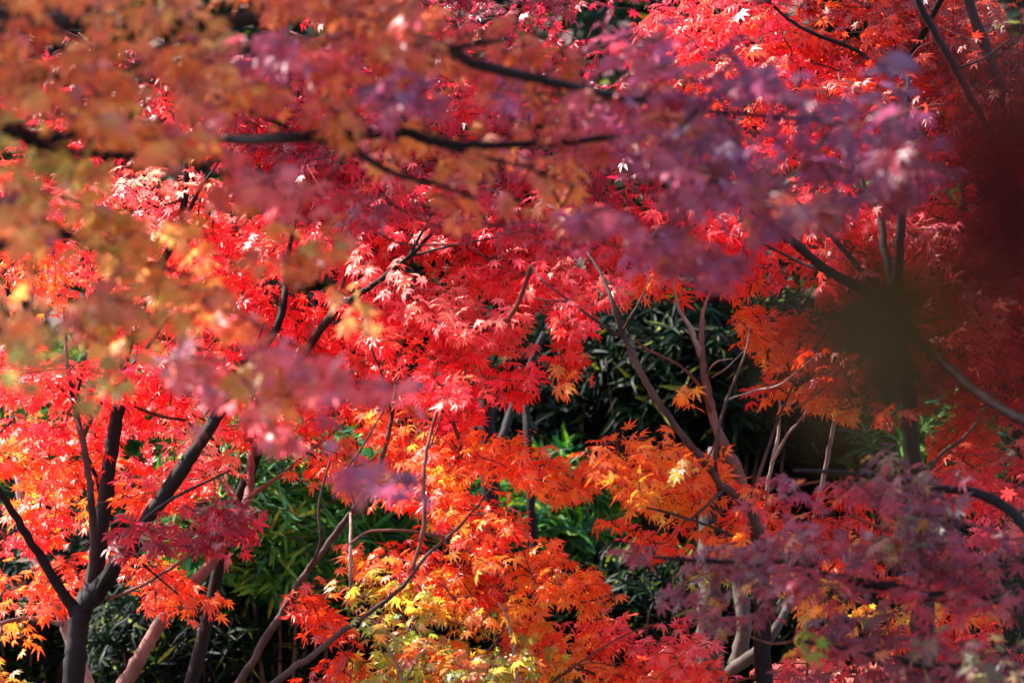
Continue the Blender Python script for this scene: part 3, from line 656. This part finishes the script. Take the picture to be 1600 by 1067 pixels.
sprays(F, [
 (690, 450, 130, 60, 20, 10.2, 'pink', 2.8), (800, 390, 150, 60, 8, 10.3, 'scarlet', 2.6), (860, 440, 100, 40, 20, 10.1, 'pink', 2.4), (650, 520, 100, 50, 15, 10.2, 'scarlet', 2.4),
 (760, 500, 90, 36, 15, 10.1, 'pink', 2.2), (600, 440, 90, 60, 0, 10.4, 'scarlet', 2.2), (700, 345, 150, 50, 0, 10.4, 'scarlet', 2.2), (900, 345, 140, 50, 10, 10.4, 'scarlet', 2.0), (560, 350, 90, 50, 0, 10.4, 'scarlet', 2.0),
 (690, 590, 90, 36, 12, 10.0, 'scarlet', 2.4), (770, 575, 75, 30, 15, 10, 'scarlet', 2.0, dict(depth=.15)), (660, 620, 90, 40, 10, 10.2, 'scarlet', 1.9), (800, 610, 45, 18, 20, 10, 'scarlet', 1.5, dict(depth=.1)),
 (920, 552, 48, 32, 15, 9.95, 'vermil', 1.9, dict(depth=.15)), (905, 490, 60, 26, 20, 10.05, 'scarlet', 2.2, dict(depth=.2)), (895, 590, 30, 18, 20, 9.95, 'amber', 1.4, dict(depth=.08)),
 (1040, 424, 75, 24, 5, 10.3, 'vermil', 1.9), (1130, 418, 60, 28, 10, 10.4, 'vermil', 1.9), (990, 420, 70, 26, 0, 10.3, 'pink', 1.7), (960, 440, 45, 20, 10, 10.2, 'pink', 1.6), (1005, 450, 30, 18, 0, 10.2, 'yellow', 1.0),
 (1190, 520, 60, 52, 30, 10.4, 'orange', 2.0), (1250, 560, 70, 60, 15, 10.4, 'orange', 1.9), (1230, 490, 90, 40, 10, 10.4, 'rust', 1.7), (1190, 590, 24, 20, 40, 10.3, 'scarlet', 1.2, dict(depth=.05)), (1290, 610, 60, 30, 10, 10.4, 'orange', 1.2),
 (700, 680, 150, 45, 15, 10.2, 'vermil', 2.4), (640, 740, 90, 36, 10, 10.2, 'vermil', 1.6), (850, 718, 120, 32, 12, 10.15, 'orange', 2.4), (960, 712, 95, 32, -8, 10.1, 'orange', 2.4), (1075, 705, 75, 28, 0, 10.1, 'vermil', 2.2),
 (1115, 742, 75, 38, 25, 10.1, 'orange', 2.3), (1060, 760, 70, 40, 5, 10.0, 'amber', 2.0), (1000, 730, 90, 32, 0, 10.1, 'orange', 1.8), (900, 750, 70, 26, 12, 10.1, 'orange', 1.5), (1050, 715, 40, 18, 0, 9.9, 'yellow', 1.2), (1040, 785, 40, 20, 0, 9.9, 'yellow', 1.6),
 (730, 790, 95, 60, 25, 10.15, 'vermil', 2.3), (800, 850, 100, 45, 25, 10.15, 'orange', 2.2), (690, 760, 60, 60, 0, 10.2, 'orange', 1.7), (880, 890, 90, 38, 25, 10.2, 'amber', 1.9), (930, 925, 60, 30, 15, 10.2, 'orange', 1.5),
 (1060, 830, 80, 24, 5, 10.1, 'vermil', 1.4), (1180, 790, 50, 36, 20, 10.2, 'vermil', 1.7), (1060, 622, 22, 12, 0, 9.9, 'amber', 1.2, dict(depth=.05)), (970, 805, 40, 14, 0, 10, 'orange', .9, dict(depth=.1)), (1130, 820, 60, 24, 0, 10.2, 'orange', 1.5),
])
L2 = tree_at(980, 9.9, 'low maple with bright red and orange leaves at the bottom right of centre', dx=0.1)
L2.trunk([(990, 1130, 9.9), (1010, 1090, 9.9), (1030, 1040, 9.9), (1045, 1000, 9.9)], [.012, .010, .006, .003], M_BARK_BROWN)
L2.limb([(1000, 1110, 9.9), (940, 1060, 9.9), (900, 1045, 9.9), (860, 1067, 9.9)], [.006, .004, .003], M_BARK_BROWN)
L2.limb([(860, 1067, 9.8), (920, 1025, 9.8), (980, 990, 9.8), (1040, 970, 9.8)], [.004, .003, .002], M_TWIG)
sprays(L2, [
 (1030, 985, 70, 36, 8, 9.9, 'pink', 2.4), (1010, 1035, 100, 40, 8, 9.9, 'vermil', 2.4), (1090, 1040, 80, 36, 20, 9.9, 'scarlet', 2.2), (940, 1000, 70, 34, 15, 10, 'vermil', 1.7),
 (1130, 1060, 60, 26, 20, 9.9, 'vermil', 1.9), (1020, 1062, 120, 26, 0, 10, 'orange', 1.6), (1220, 1060, 90, 26, -10, 10.0, 'pink', 2.0), (1260, 1010, 60, 22, 0, 10.1, 'pink', 1.3),
])
sprays(G, [
 (1240, 300, 120, 60, 20, 9.9, 'scarlet', 2.0), (1330, 400, 130, 70, 20, 9.9, 'scarlet', 2.2), (1480, 400, 120, 80, 10, 9.8, 'pink', 2.2), (1330, 300, 90, 60, 0, 9.9, 'pink', 1.6), (1560, 360, 90, 80, 0, 10, 'scarlet', 2.0),
 (1180, 400, 110, 50, 15, 10.1, 'scarlet', 2.0), (1480, 520, 120, 60, 15, 9.8, 'scarlet', 2.0), (1560, 480, 60, 48, -5, 9.7, 'pink', 2.4), (1570, 590, 90, 50, 10, 9.9, 'rust', 1.8), (1340, 480, 100, 40, 0, 9.9, 'crimson', 1.5),
 (1400, 330, 90, 50, 0, 9.9, 'pink', 1.6), (1500, 300, 120, 50, 0, 9.9, 'scarlet', 1.6), (1090, 340, 100, 50, 10, 10, 'scarlet', 1.8), (1330, 560, 80, 40, 0, 9.7, 'rust', 1.3), (1390, 630, 55, 26, 10, 9.5, 'rust', 1.1),
 (1520, 640, 110, 60, 12, 9.9, 'rust', 1.9), (1400, 880, 90, 30, 0, 9.8, 'vermil', 1.8), (1480, 930, 90, 30, 0, 9.8, 'orange', 1.5), (1300, 930, 70, 24, 0, 9.8, 'amber', 1.5), (1540, 1000, 80, 30, 0, 9.8, 'scarlet', 1.5), (1540, 440, 120, 80, 0, 10.2, 'scarlet', 1.8), (1540, 730, 100, 60, 12, 9.9, 'scarlet', 2.2), (1500, 690, 60, 30, 0, 9.8, 'rust', 1.6), (1580, 800, 60, 50, 0, 10, 'pink', 1.8), (1480, 760, 45, 40, 0, 9.9, 'scarlet', 1.6), (1290, 800, 110, 40, 12, 9.9, 'rust', 1.7),
 (1340, 840, 110, 40, 10, 10, 'vermil', 1.7), (1240, 900, 50, 30, 20, 10.1, 'amber', 1.8), (1410, 920, 50, 42, 0, 10.1, 'yellow', 1.9), (1140, 900, 50, 22, 0, 10.1, 'olive', 1.1), (1470, 960, 100, 50, 0, 10.1, 'rust', 1.5), (1370, 960, 50, 20, 0, 10.2, 'amber', 1.0),
 (1300, 1040, 120, 40, 0, 10.1, 'pink', 1.5),
])
sprays(H, [
 (1150, 60, 150, 60, 8, 10.2, 'scarlet', 2.4), (1130, 120, 120, 50, 15, 10.1, 'vermil', 2.2), (1280, 110, 120, 60, 20, 10.1, 'scarlet', 2.4), (1300, 30, 140, 50, 0, 10.2, 'rust', 2.4), (1430, 60, 120, 70, 0, 10, 'darkred', 2.3),
 (1560, 80, 110, 80, 0, 10, 'darkred', 2.3), (1420, 150, 110, 50, 10, 9.9, 'rust', 2.2), (1540, 200, 110, 70, 10, 9.9, 'darkred', 2.3), (1300, 190, 130, 50, 10, 10.1, 'scarlet', 2.2), (1200, 200, 110, 50, 10, 10.2, 'scarlet', 2.0),
 (1460, 230, 110, 50, 0, 10, 'scarlet', 2.0), (1180, -10, 150, 30, 0, 10.2, 'scarlet', 1.8), (1420, -10, 160, 30, 0, 10.1, 'darkred', 1.8), (1050, 20, 60, 30, 0, 10.3, 'crimson', 1.4), (1330, 140, 60, 40, 0, 9.9, 'rust', 1.4),
])
kw2[id(I)] = 1.15
sprays(I, [
 (560, 270, 130, 60, 12, 9.3, 'crimson', 1.9), (680, 300, 140, 55, 12, 9.2, 'crimson', 2.2), (820, 300, 120, 50, 8, 9.2, 'crimson', 2.2), (480, 200, 140, 60, 15, 9.6, 'crimson', 1.8), (350, 190, 110, 50, 20, 9.8, 'scarlet', 1.6),
 (950, 290, 120, 60, 0, 9.3, 'crimson', 2.0), (760, 220, 160, 50, 0, 9.5, 'crimson', 2.0), (620, 170, 150, 60, 5, 9.7, 'scarlet', 1.6), (860, 370, 90, 22, 10, 9.5, 'crimson', 1.6), (550, 380, 70, 40, 10, 9.6, 'crimson', 1.6),
 (500, 340, 80, 40, 0, 9.7, 'crimson', 1.4), (700, 410, 60, 22, 20, 9.7, 'rust', 1.3), (1000, 200, 120, 60, 0, 9.8, 'crimson', 1.8), (430, 130, 150, 60, 0, 10, 'crimson', 1.5), (700, 90, 300, 80, 0, 10.2, 'crimson', 1.6, dict(depth=.4)),
 (150, 150, 200, 90, 0, 10.4, 'crimson', 1.0, dict(depth=.4)), (1000, 350, 90, 40, 10, 9.5, 'crimson', 1.8), (720, -20, 350, 40, 0, 10.2, 'crimson', 1.2, dict(depth=.4)),
 (600, 310, 90, 36, 12, 8.1, 'crimson', 1.2), (720, 330, 90, 34, 12, 8.1, 'crimson', 1.3), (830, 350, 90, 30, 10, 8.05, 'crimson', 1.3), (640, 250, 100, 34, 12, 8.2, 'crimson', 1.0), (930, 350, 80, 30, 10, 8.1, 'crimson', 1.2), (800, 285, 100, 30, 8, 8.1, 'crimson', 1.0), (540, 350, 60, 26, 20, 8.2, 'crimson', 1.0),
])

# ------------------------------------------------------------------ near, blurred maples
K = Tree('maple_tree', 'near out-of-focus maple with orange and mauve leaves on dark level branches', 'maple tree', (-1.35, 6.2, 0), 'maple trees of the garden', dx=-.05, dy=.3)
K.limb([('w', -1.35, 6.2, -.05), ('w', -1.33, 6.2, .8), ('w', -1.22, 6.2, 1.5), ('w', -1.1, 6.25, 1.95), ('w', -1.0, 6.3, 2.5), ('w', -.95, 6.3, 3.1)], [.07, .06, .055, .045, .035, .02], M_BARK_DARK, 'trunk')
K.limb([('w', -1.12, 6.25, 1.9), (-60, 240, 6.4), (20, 215, 6.4), (100, 212, 6.5), (200, 222, 6.6), (330, 218, 6.9), (450, 216, 6.7), (540, 214, 6.7), (625, 206, 6.7), (680, 222, 6.7), (740, 228, 6.7), (860, 224, 6.7), (950, 216, 6.7), (1040, 214, 6.7), (1130, 200, 6.7)], [.014, .010, .008, .007, .007, .0085, .010, .010, .0085, .0075, .0065, .0055, .005, .003], M_BARK_DARK)
K.limb([(535, 220, 6.7), (570, 245, 6.7), (620, 272, 6.7), (690, 290, 6.7), (745, 312, 6.7)], [.006, .006, .005, .004, .003], M_BARK_DARK)
K.limb([('w', -1.02, 6.3, 2.3), (200, 40, 7.3), (480, 20, 7.3), (600, 35, 7.2), (675, 66, 6.8), (740, 98, 6.6), (800, 115, 6.6), (870, 130, 6.6), (980, 155, 6.8), (1090, 172, 6.9), (1200, 182, 6.9), (1320, 195, 6.9), (1420, 205, 6.9)], [.02, .014, .009, .008, .008, .009, .009, .008, .006, .005, .004, .003, .002], M_BARK_DARK)
K.limb([(700, 78, 6.6), (750, 68, 6.6), (800, 62, 6.5)], [.005, .003], M_BARK_DARK)
K.limb([(235, 115, 6.8), (300, 135, 6.7), (370, 165, 6.7), (450, 200, 6.7)], [.004, .0045, .005], M_BARK_DARK)
K.limb([(680, 225, 6.7), (770, 250, 6.7), (830, 262, 6.9)], [.004, .003], M_BARK_DARK)
K.limb([(1090, 172, 6.4), (1040, 240, 6.7), (1090, 320, 6.8)], [.004, .002], M_BARK_DARK)
K.limb([(560, 214, 6.7), (520, 270, 6.7), (500, 310, 6.7)], [.004, .002], M_BARK_DARK)
kw2[id(K)] = .8
NL = dict(leaf=.0345, depth=.35, facing=.5, droop=.55, twig=1.3, mult=1.6)
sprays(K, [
 (560, 40, 130, 60, 10, 5.9, 'fgmix', 1.5), (690, 50, 120, 55, 0, 6.0, 'fgmix', 1.5), (820, 70, 130, 55, 10, 6.1, 'fgmix', 1.5), (560, 120, 120, 50, 20, 5.9, 'fgmauve_sheen', 1.3),
 (640, 180, 120, 60, 30, 6.1, 'fgmix', 1.1), (700, 230, 80, 45, 20, 6.2, 'fgmix', 1.2), (860, 180, 130, 55, 15, 6.2, 'fgmix', 1.4), (950, 100, 120, 60, 5, 6.1, 'fgmauve_sheen', 1.6),
 (870, 270, 90, 50, 10, 6.2, 'fgmix', 1.2), (980, 330, 110, 60, 15, 6.0, 'fgmauve_sheen', 1.5), (1060, 250, 120, 60, 10, 6.0, 'fgmauve_sheen', 1.5), (1010, 180, 110, 50, 10, 6.0, 'fgmix', 1.3),
 (1120, 140, 110, 50, 20, 6.0, 'fgplum_sheen', 1.6), (1170, 220, 110, 60, 10, 5.9, 'fgplum_sheen', 1.7), (1090, 370, 100, 45, 15, 6.0, 'fgplum_sheen', 1.6), (1200, 300, 110, 60, 10, 5.9, 'fgplum_sheen', 1.5),
 (1280, 180, 120, 55, 20, 5.9, 'fgplum_sheen', 1.6), (1340, 240, 110, 60, 10, 5.8, 'fgplum_sheen', 1.6), (1260, 330, 80, 40, 20, 5.9, 'fgplum_sheen', 1.2), (1390, 140, 70, 30, 40, 5.9, 'fgplum_sheen', 1.3),
 (1440, 260, 90, 50, 0, 5.7, 'fgplum_sheen', 1.4), (960, 30, 100, 40, 0, 6.1, 'fgmauve_sheen', 1.3), (1150, 410, 70, 24, 20, 6.0, 'fgplum_sheen', 1.2), (760, 330, 90, 30, 10, 6.2, 'fgmix', .8), (440, 30, 110, 50, 0, 5.9, 'fgmauve_sheen', 1.3),
 (780, 130, 80, 40, 0, 6.2, 'fgmauve_sheen', 1.0), (1040, 120, 90, 40, 0, 6.1, 'fgmauve_sheen', 1.2), (640, -20, 300, 30, 0, 6, 'fgmix', 1.2),
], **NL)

N_ = Tree('maple_tree', 'nearest maple, strongly blurred, with amber and olive leaves filling the upper left', 'maple tree', (-1.05, 4.6, 0), 'maple trees of the garden', dx=-.28, dy=1.7)
N_.limb([('w', -1.05, 4.6, -.05), ('w', -1.0, 4.6, .7), ('w', -.85, 4.6, 1.3), ('w', -.72, 4.6, 1.7), ('w', -.62, 4.7, 2.1), ('w', -.5, 4.8, 2.7)], [.06, .05, .04, .034, .03, .02], M_BARK_DARK, 'trunk')
N_.limb([('w', -.66, 4.65, 1.85), (0, 215, 4.8), (60, 225, 4.85), (110, 205, 4.9), (180, 130, 5.0), (225, 95, 5.1), (250, 75, 5.2)], [.016, .013, .011, .010, .008, .006], M_BARK_DARK)
N_.limb([('w', -.78, 4.6, 1.55), (-20, 400, 4.7), (50, 350, 4.8), (120, 375, 4.9), (220, 410, 5.0), (300, 430, 5.1)], [.015, .014, .009, .006, .004], M_BARK_DARK)
N_.limb([(60, 225, 4.85), (140, 240, 4.9), (260, 245, 5.0), (350, 240, 5.1)], [.008, .007, .005], M_BARK_DARK)
N_.limb([('w', -.62, 4.7, 2.1), (40, 20, 4.9), (150, 12, 5.0), (260, 20, 5.1)], [.010, .006, .003], M_BARK_DARK)
N_.limb([(30, 150, 4.8), (60, 120, 4.85), (140, 130, 4.9)], [.008, .004], M_BARK_DARK)
NN = dict(leaf=.0335, depth=.3, facing=.6, droop=.6, twig=1.2, mult=2.0)
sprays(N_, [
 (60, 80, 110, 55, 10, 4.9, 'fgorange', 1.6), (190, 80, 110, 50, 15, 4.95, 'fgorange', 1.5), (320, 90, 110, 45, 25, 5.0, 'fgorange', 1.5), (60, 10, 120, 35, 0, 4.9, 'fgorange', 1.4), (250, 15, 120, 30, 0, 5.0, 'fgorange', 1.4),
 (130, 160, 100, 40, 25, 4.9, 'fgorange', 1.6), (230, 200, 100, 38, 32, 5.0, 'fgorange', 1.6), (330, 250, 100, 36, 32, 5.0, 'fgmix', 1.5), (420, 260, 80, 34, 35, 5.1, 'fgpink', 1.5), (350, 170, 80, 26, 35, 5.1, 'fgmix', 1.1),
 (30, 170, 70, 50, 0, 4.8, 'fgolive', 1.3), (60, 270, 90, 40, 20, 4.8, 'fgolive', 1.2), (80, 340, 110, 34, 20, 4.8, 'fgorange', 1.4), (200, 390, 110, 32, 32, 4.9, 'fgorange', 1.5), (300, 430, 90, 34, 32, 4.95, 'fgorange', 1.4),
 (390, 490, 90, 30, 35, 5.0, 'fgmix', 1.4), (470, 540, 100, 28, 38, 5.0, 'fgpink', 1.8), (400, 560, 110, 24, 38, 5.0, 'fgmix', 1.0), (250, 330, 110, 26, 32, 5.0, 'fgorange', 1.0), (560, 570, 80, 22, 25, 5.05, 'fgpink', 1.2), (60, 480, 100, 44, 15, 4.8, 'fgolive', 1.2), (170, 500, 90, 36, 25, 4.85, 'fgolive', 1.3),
 (270, 560, 90, 34, 40, 4.9, 'fgorange', 1.2), (360, 610, 90, 32, 35, 4.95, 'fgpink', 1.4), (450, 660, 90, 26, 30, 5.0, 'fgpink', 1.4), (540, 700, 80, 24, 32, 5.0, 'fgmauve_sheen', 1.3), (610, 740, 45, 18, 30, 5.0, 'fgplum_sheen', 1.4),
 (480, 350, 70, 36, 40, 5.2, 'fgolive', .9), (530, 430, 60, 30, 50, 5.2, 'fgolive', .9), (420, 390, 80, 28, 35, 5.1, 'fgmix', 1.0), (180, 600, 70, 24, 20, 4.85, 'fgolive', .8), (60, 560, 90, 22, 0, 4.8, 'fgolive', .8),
 (20, 310, 40, 60, 0, 4.7, 'fgplum_sheen', 1.3), (110, 430, 120, 34, 15, 4.85, 'fgolive', 1.0), (250, 480, 100, 26, 30, 4.9, 'fgolive', .9), (350, 540, 90, 24, 35, 5.0, 'fgorange', .9), (130, 290, 120, 34, 25, 4.85, 'fgorange', 1.1), (120, 225, 120, 30, 8, 4.75, 'fgolive', 1.3), (290, 215, 110, 30, 20, 4.8, 'fgorange', 1.3), (390, 225, 70, 26, 30, 4.9, 'fgpink', 1.2), (400, 40, 110, 40, 10, 4.9, 'fgmauve_sheen', .9), (500, 90, 100, 36, 20, 5.0, 'fgpink', .8), (450, 120, 90, 40, 20, 5.2, 'fgmix', 1.1), (500, 190, 80, 30, 30, 5.3, 'fgmix', .9),
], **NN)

Q = Tree('maple_tree', 'near blurred maple with plum-coloured leaf layers across the lower right', 'maple tree', (1.15, 7.3, 0), 'maple trees of the garden', dx=.15, dy=1.0)
Q.limb([('w', 1.15, 7.3, -.05), ('w', 1.12, 7.3, .5), ('w', 1.06, 7.3, 1.0), ('w', 1.05, 7.3, 1.6), ('w', 1.1, 7.3, 2.3), ('w', 1.15, 7.3, 3.2)], [.06, .05, .045, .03, .02, .015], M_BARK_DARK, 'trunk')
Q.limb([('w', 1.07, 7.3, .9), (1600, 960, 7.3), (1450, 930, 7.3), (1300, 900, 7.3), (1150, 880, 7.3), (1020, 870, 7.3)], [.02, .014, .009, .006, .003], M_BARK_DARK)
Q.limb([('w', 1.05, 7.3, 1.2), (1580, 800, 7.3), (1450, 760, 7.3), (1330, 740, 7.3), (1240, 735, 7.3)], [.016, .011, .007, .005, .003], M_BARK_DARK)
Q.limb([('w', 1.1, 7.3, .7), (1620, 1080, 7.2), (1450, 1040, 7.2), (1250, 1000, 7.2)], [.014, .010, .007, .004], M_BARK_DARK)
QQ = dict(leaf=.033, depth=.28, facing=.3, droop=.35, tilt=.1, mult=1.2)
sprays(Q, [
 (1080, 855, 105, 30, 0, 7.4, 'lowplum', 2.0), (1240, 830, 110, 26, 0, 7.4, 'lowrose', 2.0), (1330, 850, 120, 30, 8, 7.3, 'lowplum', 1.7), (1110, 905, 120, 30, 5, 7.3, 'lowplum', 1.6), (1240, 880, 120, 30, 5, 7.3, 'lowrose', 1.5),
 (1310, 750, 110, 24, 8, 7.3, 'lowrose', 1.2), (1410, 730, 110, 28, 5, 7.3, 'lowplum', 1.1), (1470, 800, 120, 34, 10, 7.3, 'lowplum', 1.8), (1560, 850, 90, 50, 0, 7.2, 'lowrose', 2.0), (1440, 860, 120, 30, 10, 7.3, 'lowplum', 1.4),
 (1520, 930, 120, 40, 10, 7.2, 'lowrose', 1.7), (1300, 960, 100, 28, 10, 7.2, 'lowplum', 1.3), (1400, 1000, 140, 36, 10, 7.2, 'lowrose', 1.8), (1520, 1010, 120, 44, 5, 7.1, 'lowplum', 2.0), (1350, 1045, 130, 32, 0, 7.1, 'lowplum', 1.7),
 (1530, 1060, 120, 30, 0, 7.1, 'lowrose', 1.8), (1180, 950, 70, 20, 0, 7.3, 'lowplum', 1.0), (1240, 985, 60, 22, 0, 7.2, 'olive', 1.0), (1400, 780, 90, 26, 0, 7.4, 'lowrose', 1.3), (1340, 700, 80, 20, 0, 7.4, 'lowplum', .6),
 (1250, 780, 100, 22, 0, 7.4, 'lowrose', 1.3), (1180, 960, 90, 24, 4, 7.4, 'lowplum', 1.4),
 (1440, 900, 120, 40, 5, 7.2, 'lowrose', 1.8), (1420, 820, 90, 40, 5, 7.3, 'lowplum', 1.5), (1000, 850, 60, 18, 0, 7.4, 'lowplum', 1.2), (1180, 860, 100, 24, 0, 7.4, 'lowplum', 1.3), (1090, 945, 90, 18, 0, 7.3, 'lowplum', 1.0),
], **QQ)

# ------------------------------------------------------------------ a dark twig right before the lens
T_ = Tree('leafy_twig', 'very near dark brown leafy twig melting into a blur at the right', 'twig', (0.19, 1.15, 0), None)
T_.limb([('w', .19, 1.15, 0), ('w', .185, 1.15, .8), ('w', .165, 1.15, 1.35), ('w', .142, 1.15, 1.6), ('w', .138, 1.15, 1.75), ('w', .15, 1.15, 1.95)], [.009, .008, .006, .004, .003, .002], M_BARK_DARK, 'stem')
T_.limb([('w', .142, 1.15, 1.6), ('w', .12, 1.15, 1.622), ('w', .095, 1.15, 1.632)], [.002, .001], M_BARK_DARK)
def near_leaves():
    pts, dd, nn, ss, cc = [], [], [], [], []  # dead-leaf browns, darkened further to stand for shade
    for (px, py, s, c) in [(1330, 590, .03, (56, 44, 30)), (1440, 480, .028, (66, 44, 24)), (1300, 520, .024, (56, 42, 30)), (1430, 660, .024, (56, 44, 30)), (1350, 650, .024, (56, 44, 30)), (1360, 440, .03, (40, 26, 20)), (1400, 500, .034, (66, 44, 24)), (1340, 530, .028, (56, 42, 30)), (1420, 580, .028, (56, 44, 30)), (1560, 280, .04, (66, 18, 14)), (1570, 400, .04, (66, 18, 14)), (1380, 560, .03, (56, 44, 30)), (1375, 480, .026, (58, 44, 26)), (1395, 540, .024, (64, 58, 26)), (1350, 560, .020, (60, 56, 28)), (1400, 600, .017, (62, 56, 28)), (1330, 500, .015, (60, 44, 28)),
                           (1560, 230, .028, (64, 20, 20)), (1580, 330, .03, (60, 18, 18)), (1560, 430, .028, (60, 22, 20)), (1590, 560, .028, (70, 24, 20)), (1595, 650, .024, (70, 24, 20)), (1600, 140, .026, (70, 22, 20)), (1530, 330, .02, (58, 20, 22))]:
        p = P(px, py, 1.15 + rng.uniform(-.03, .03)); d = np.array([rng.uniform(-.6, .2), rng.uniform(-.2, .2), -1.0])
        pts.append(p - norm(d) * s * .35); dd.append(d); nn.append(np.array([rng.uniform(-.3, .3), -1, .3])); ss.append(s * 1.15); cc.append(lin(c))
    leaves_mesh('leaves', np.array(pts), np.array(dd), np.array(nn), np.array(ss), np.array(cc), np.array(cc), TM, M_DRY, T_.root)
near_leaves()

# ------------------------------------------------------------------ unseen leaves added above the view along sun rays to shade chosen sprays
def add_shade_leaves(tree, boxes, cover, leaf, seed=3):
    pos = []
    for (px0, px1, py0, py1, y0, y1, n) in boxes:
        px = rng.uniform(px0, px1, n); py = rng.uniform(py0, py1, n); y = rng.uniform(y0, y1, n)
        A_ = np.array([P(a, b, c) for a, b, c in zip(px, py, y)])
        top = np.array([P(800, -120, c)[2] for c in A_[:, 1]])
        t0 = np.maximum((top - A_[:, 2]), 0) / (sdir[2] - sdir[1] * 0.16) + 0.15
        pos.append(A_ + sdir * (t0 + rng.uniform(0.0, 0.9, n))[:, None])
    pos = np.concatenate(pos); m = len(pos)
    cl = pos[rng.integers(0, m, m)]; pos = pos * 1.0
    d = norm(rng.normal(0, 1, (m, 3)) * np.array([1, 1, .5]) + np.array([0, 0, -.4])); nr = norm(sdir + rng.normal(0, .45, (m, 3)))
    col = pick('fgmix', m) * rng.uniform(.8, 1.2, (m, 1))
    ob = leaves_mesh('added_shade_leaves', pos, d, nr, leaf * rng.uniform(.7, 1.2, m), col, col * .8, TS, M_LEAF, tree.root)
    nodes = pos[rng.choice(m, 160, replace=False)]
    A_, par, order, cnt = node_tree(nodes, max(tree.sk, key=lambda q: q[2])); mb = MB()
    for i in order:
        r1 = .0012 + .0003 * cnt[i] ** .6
        add_tube(mb, [A_[par[i]], A_[i]], [min(.0012 + .0003 * cnt[par[i]] ** .6, r1 * 1.6), r1], 5)
    mb.build('twigs', M_TWIG, ob)
add_shade_leaves(K, [(300, 1550, -40, 430, 6.6, 7.8, 1900), (400, 1080, 130, 340, 9.8, 10.7, 2600), (460, 1010, 220, 390, 8.6, 9.3, 2600)], 1, .07)
add_shade_leaves(N_, [(-80, 640, -40, 760, 5.6, 6.8, 2200)], 1, .06)
add_shade_leaves(Q, [(960, 1650, 680, 1090, 7.9, 8.8, 1700)], 1, .065)
add_shade_leaves(A, [(150, 410, 730, 860, 9.1, 9.7, 420)], 1, .06)
add_shade_leaves(H, [(1380, 1650, -20, 300, 9.6, 10.2, 500)], 1, .065)
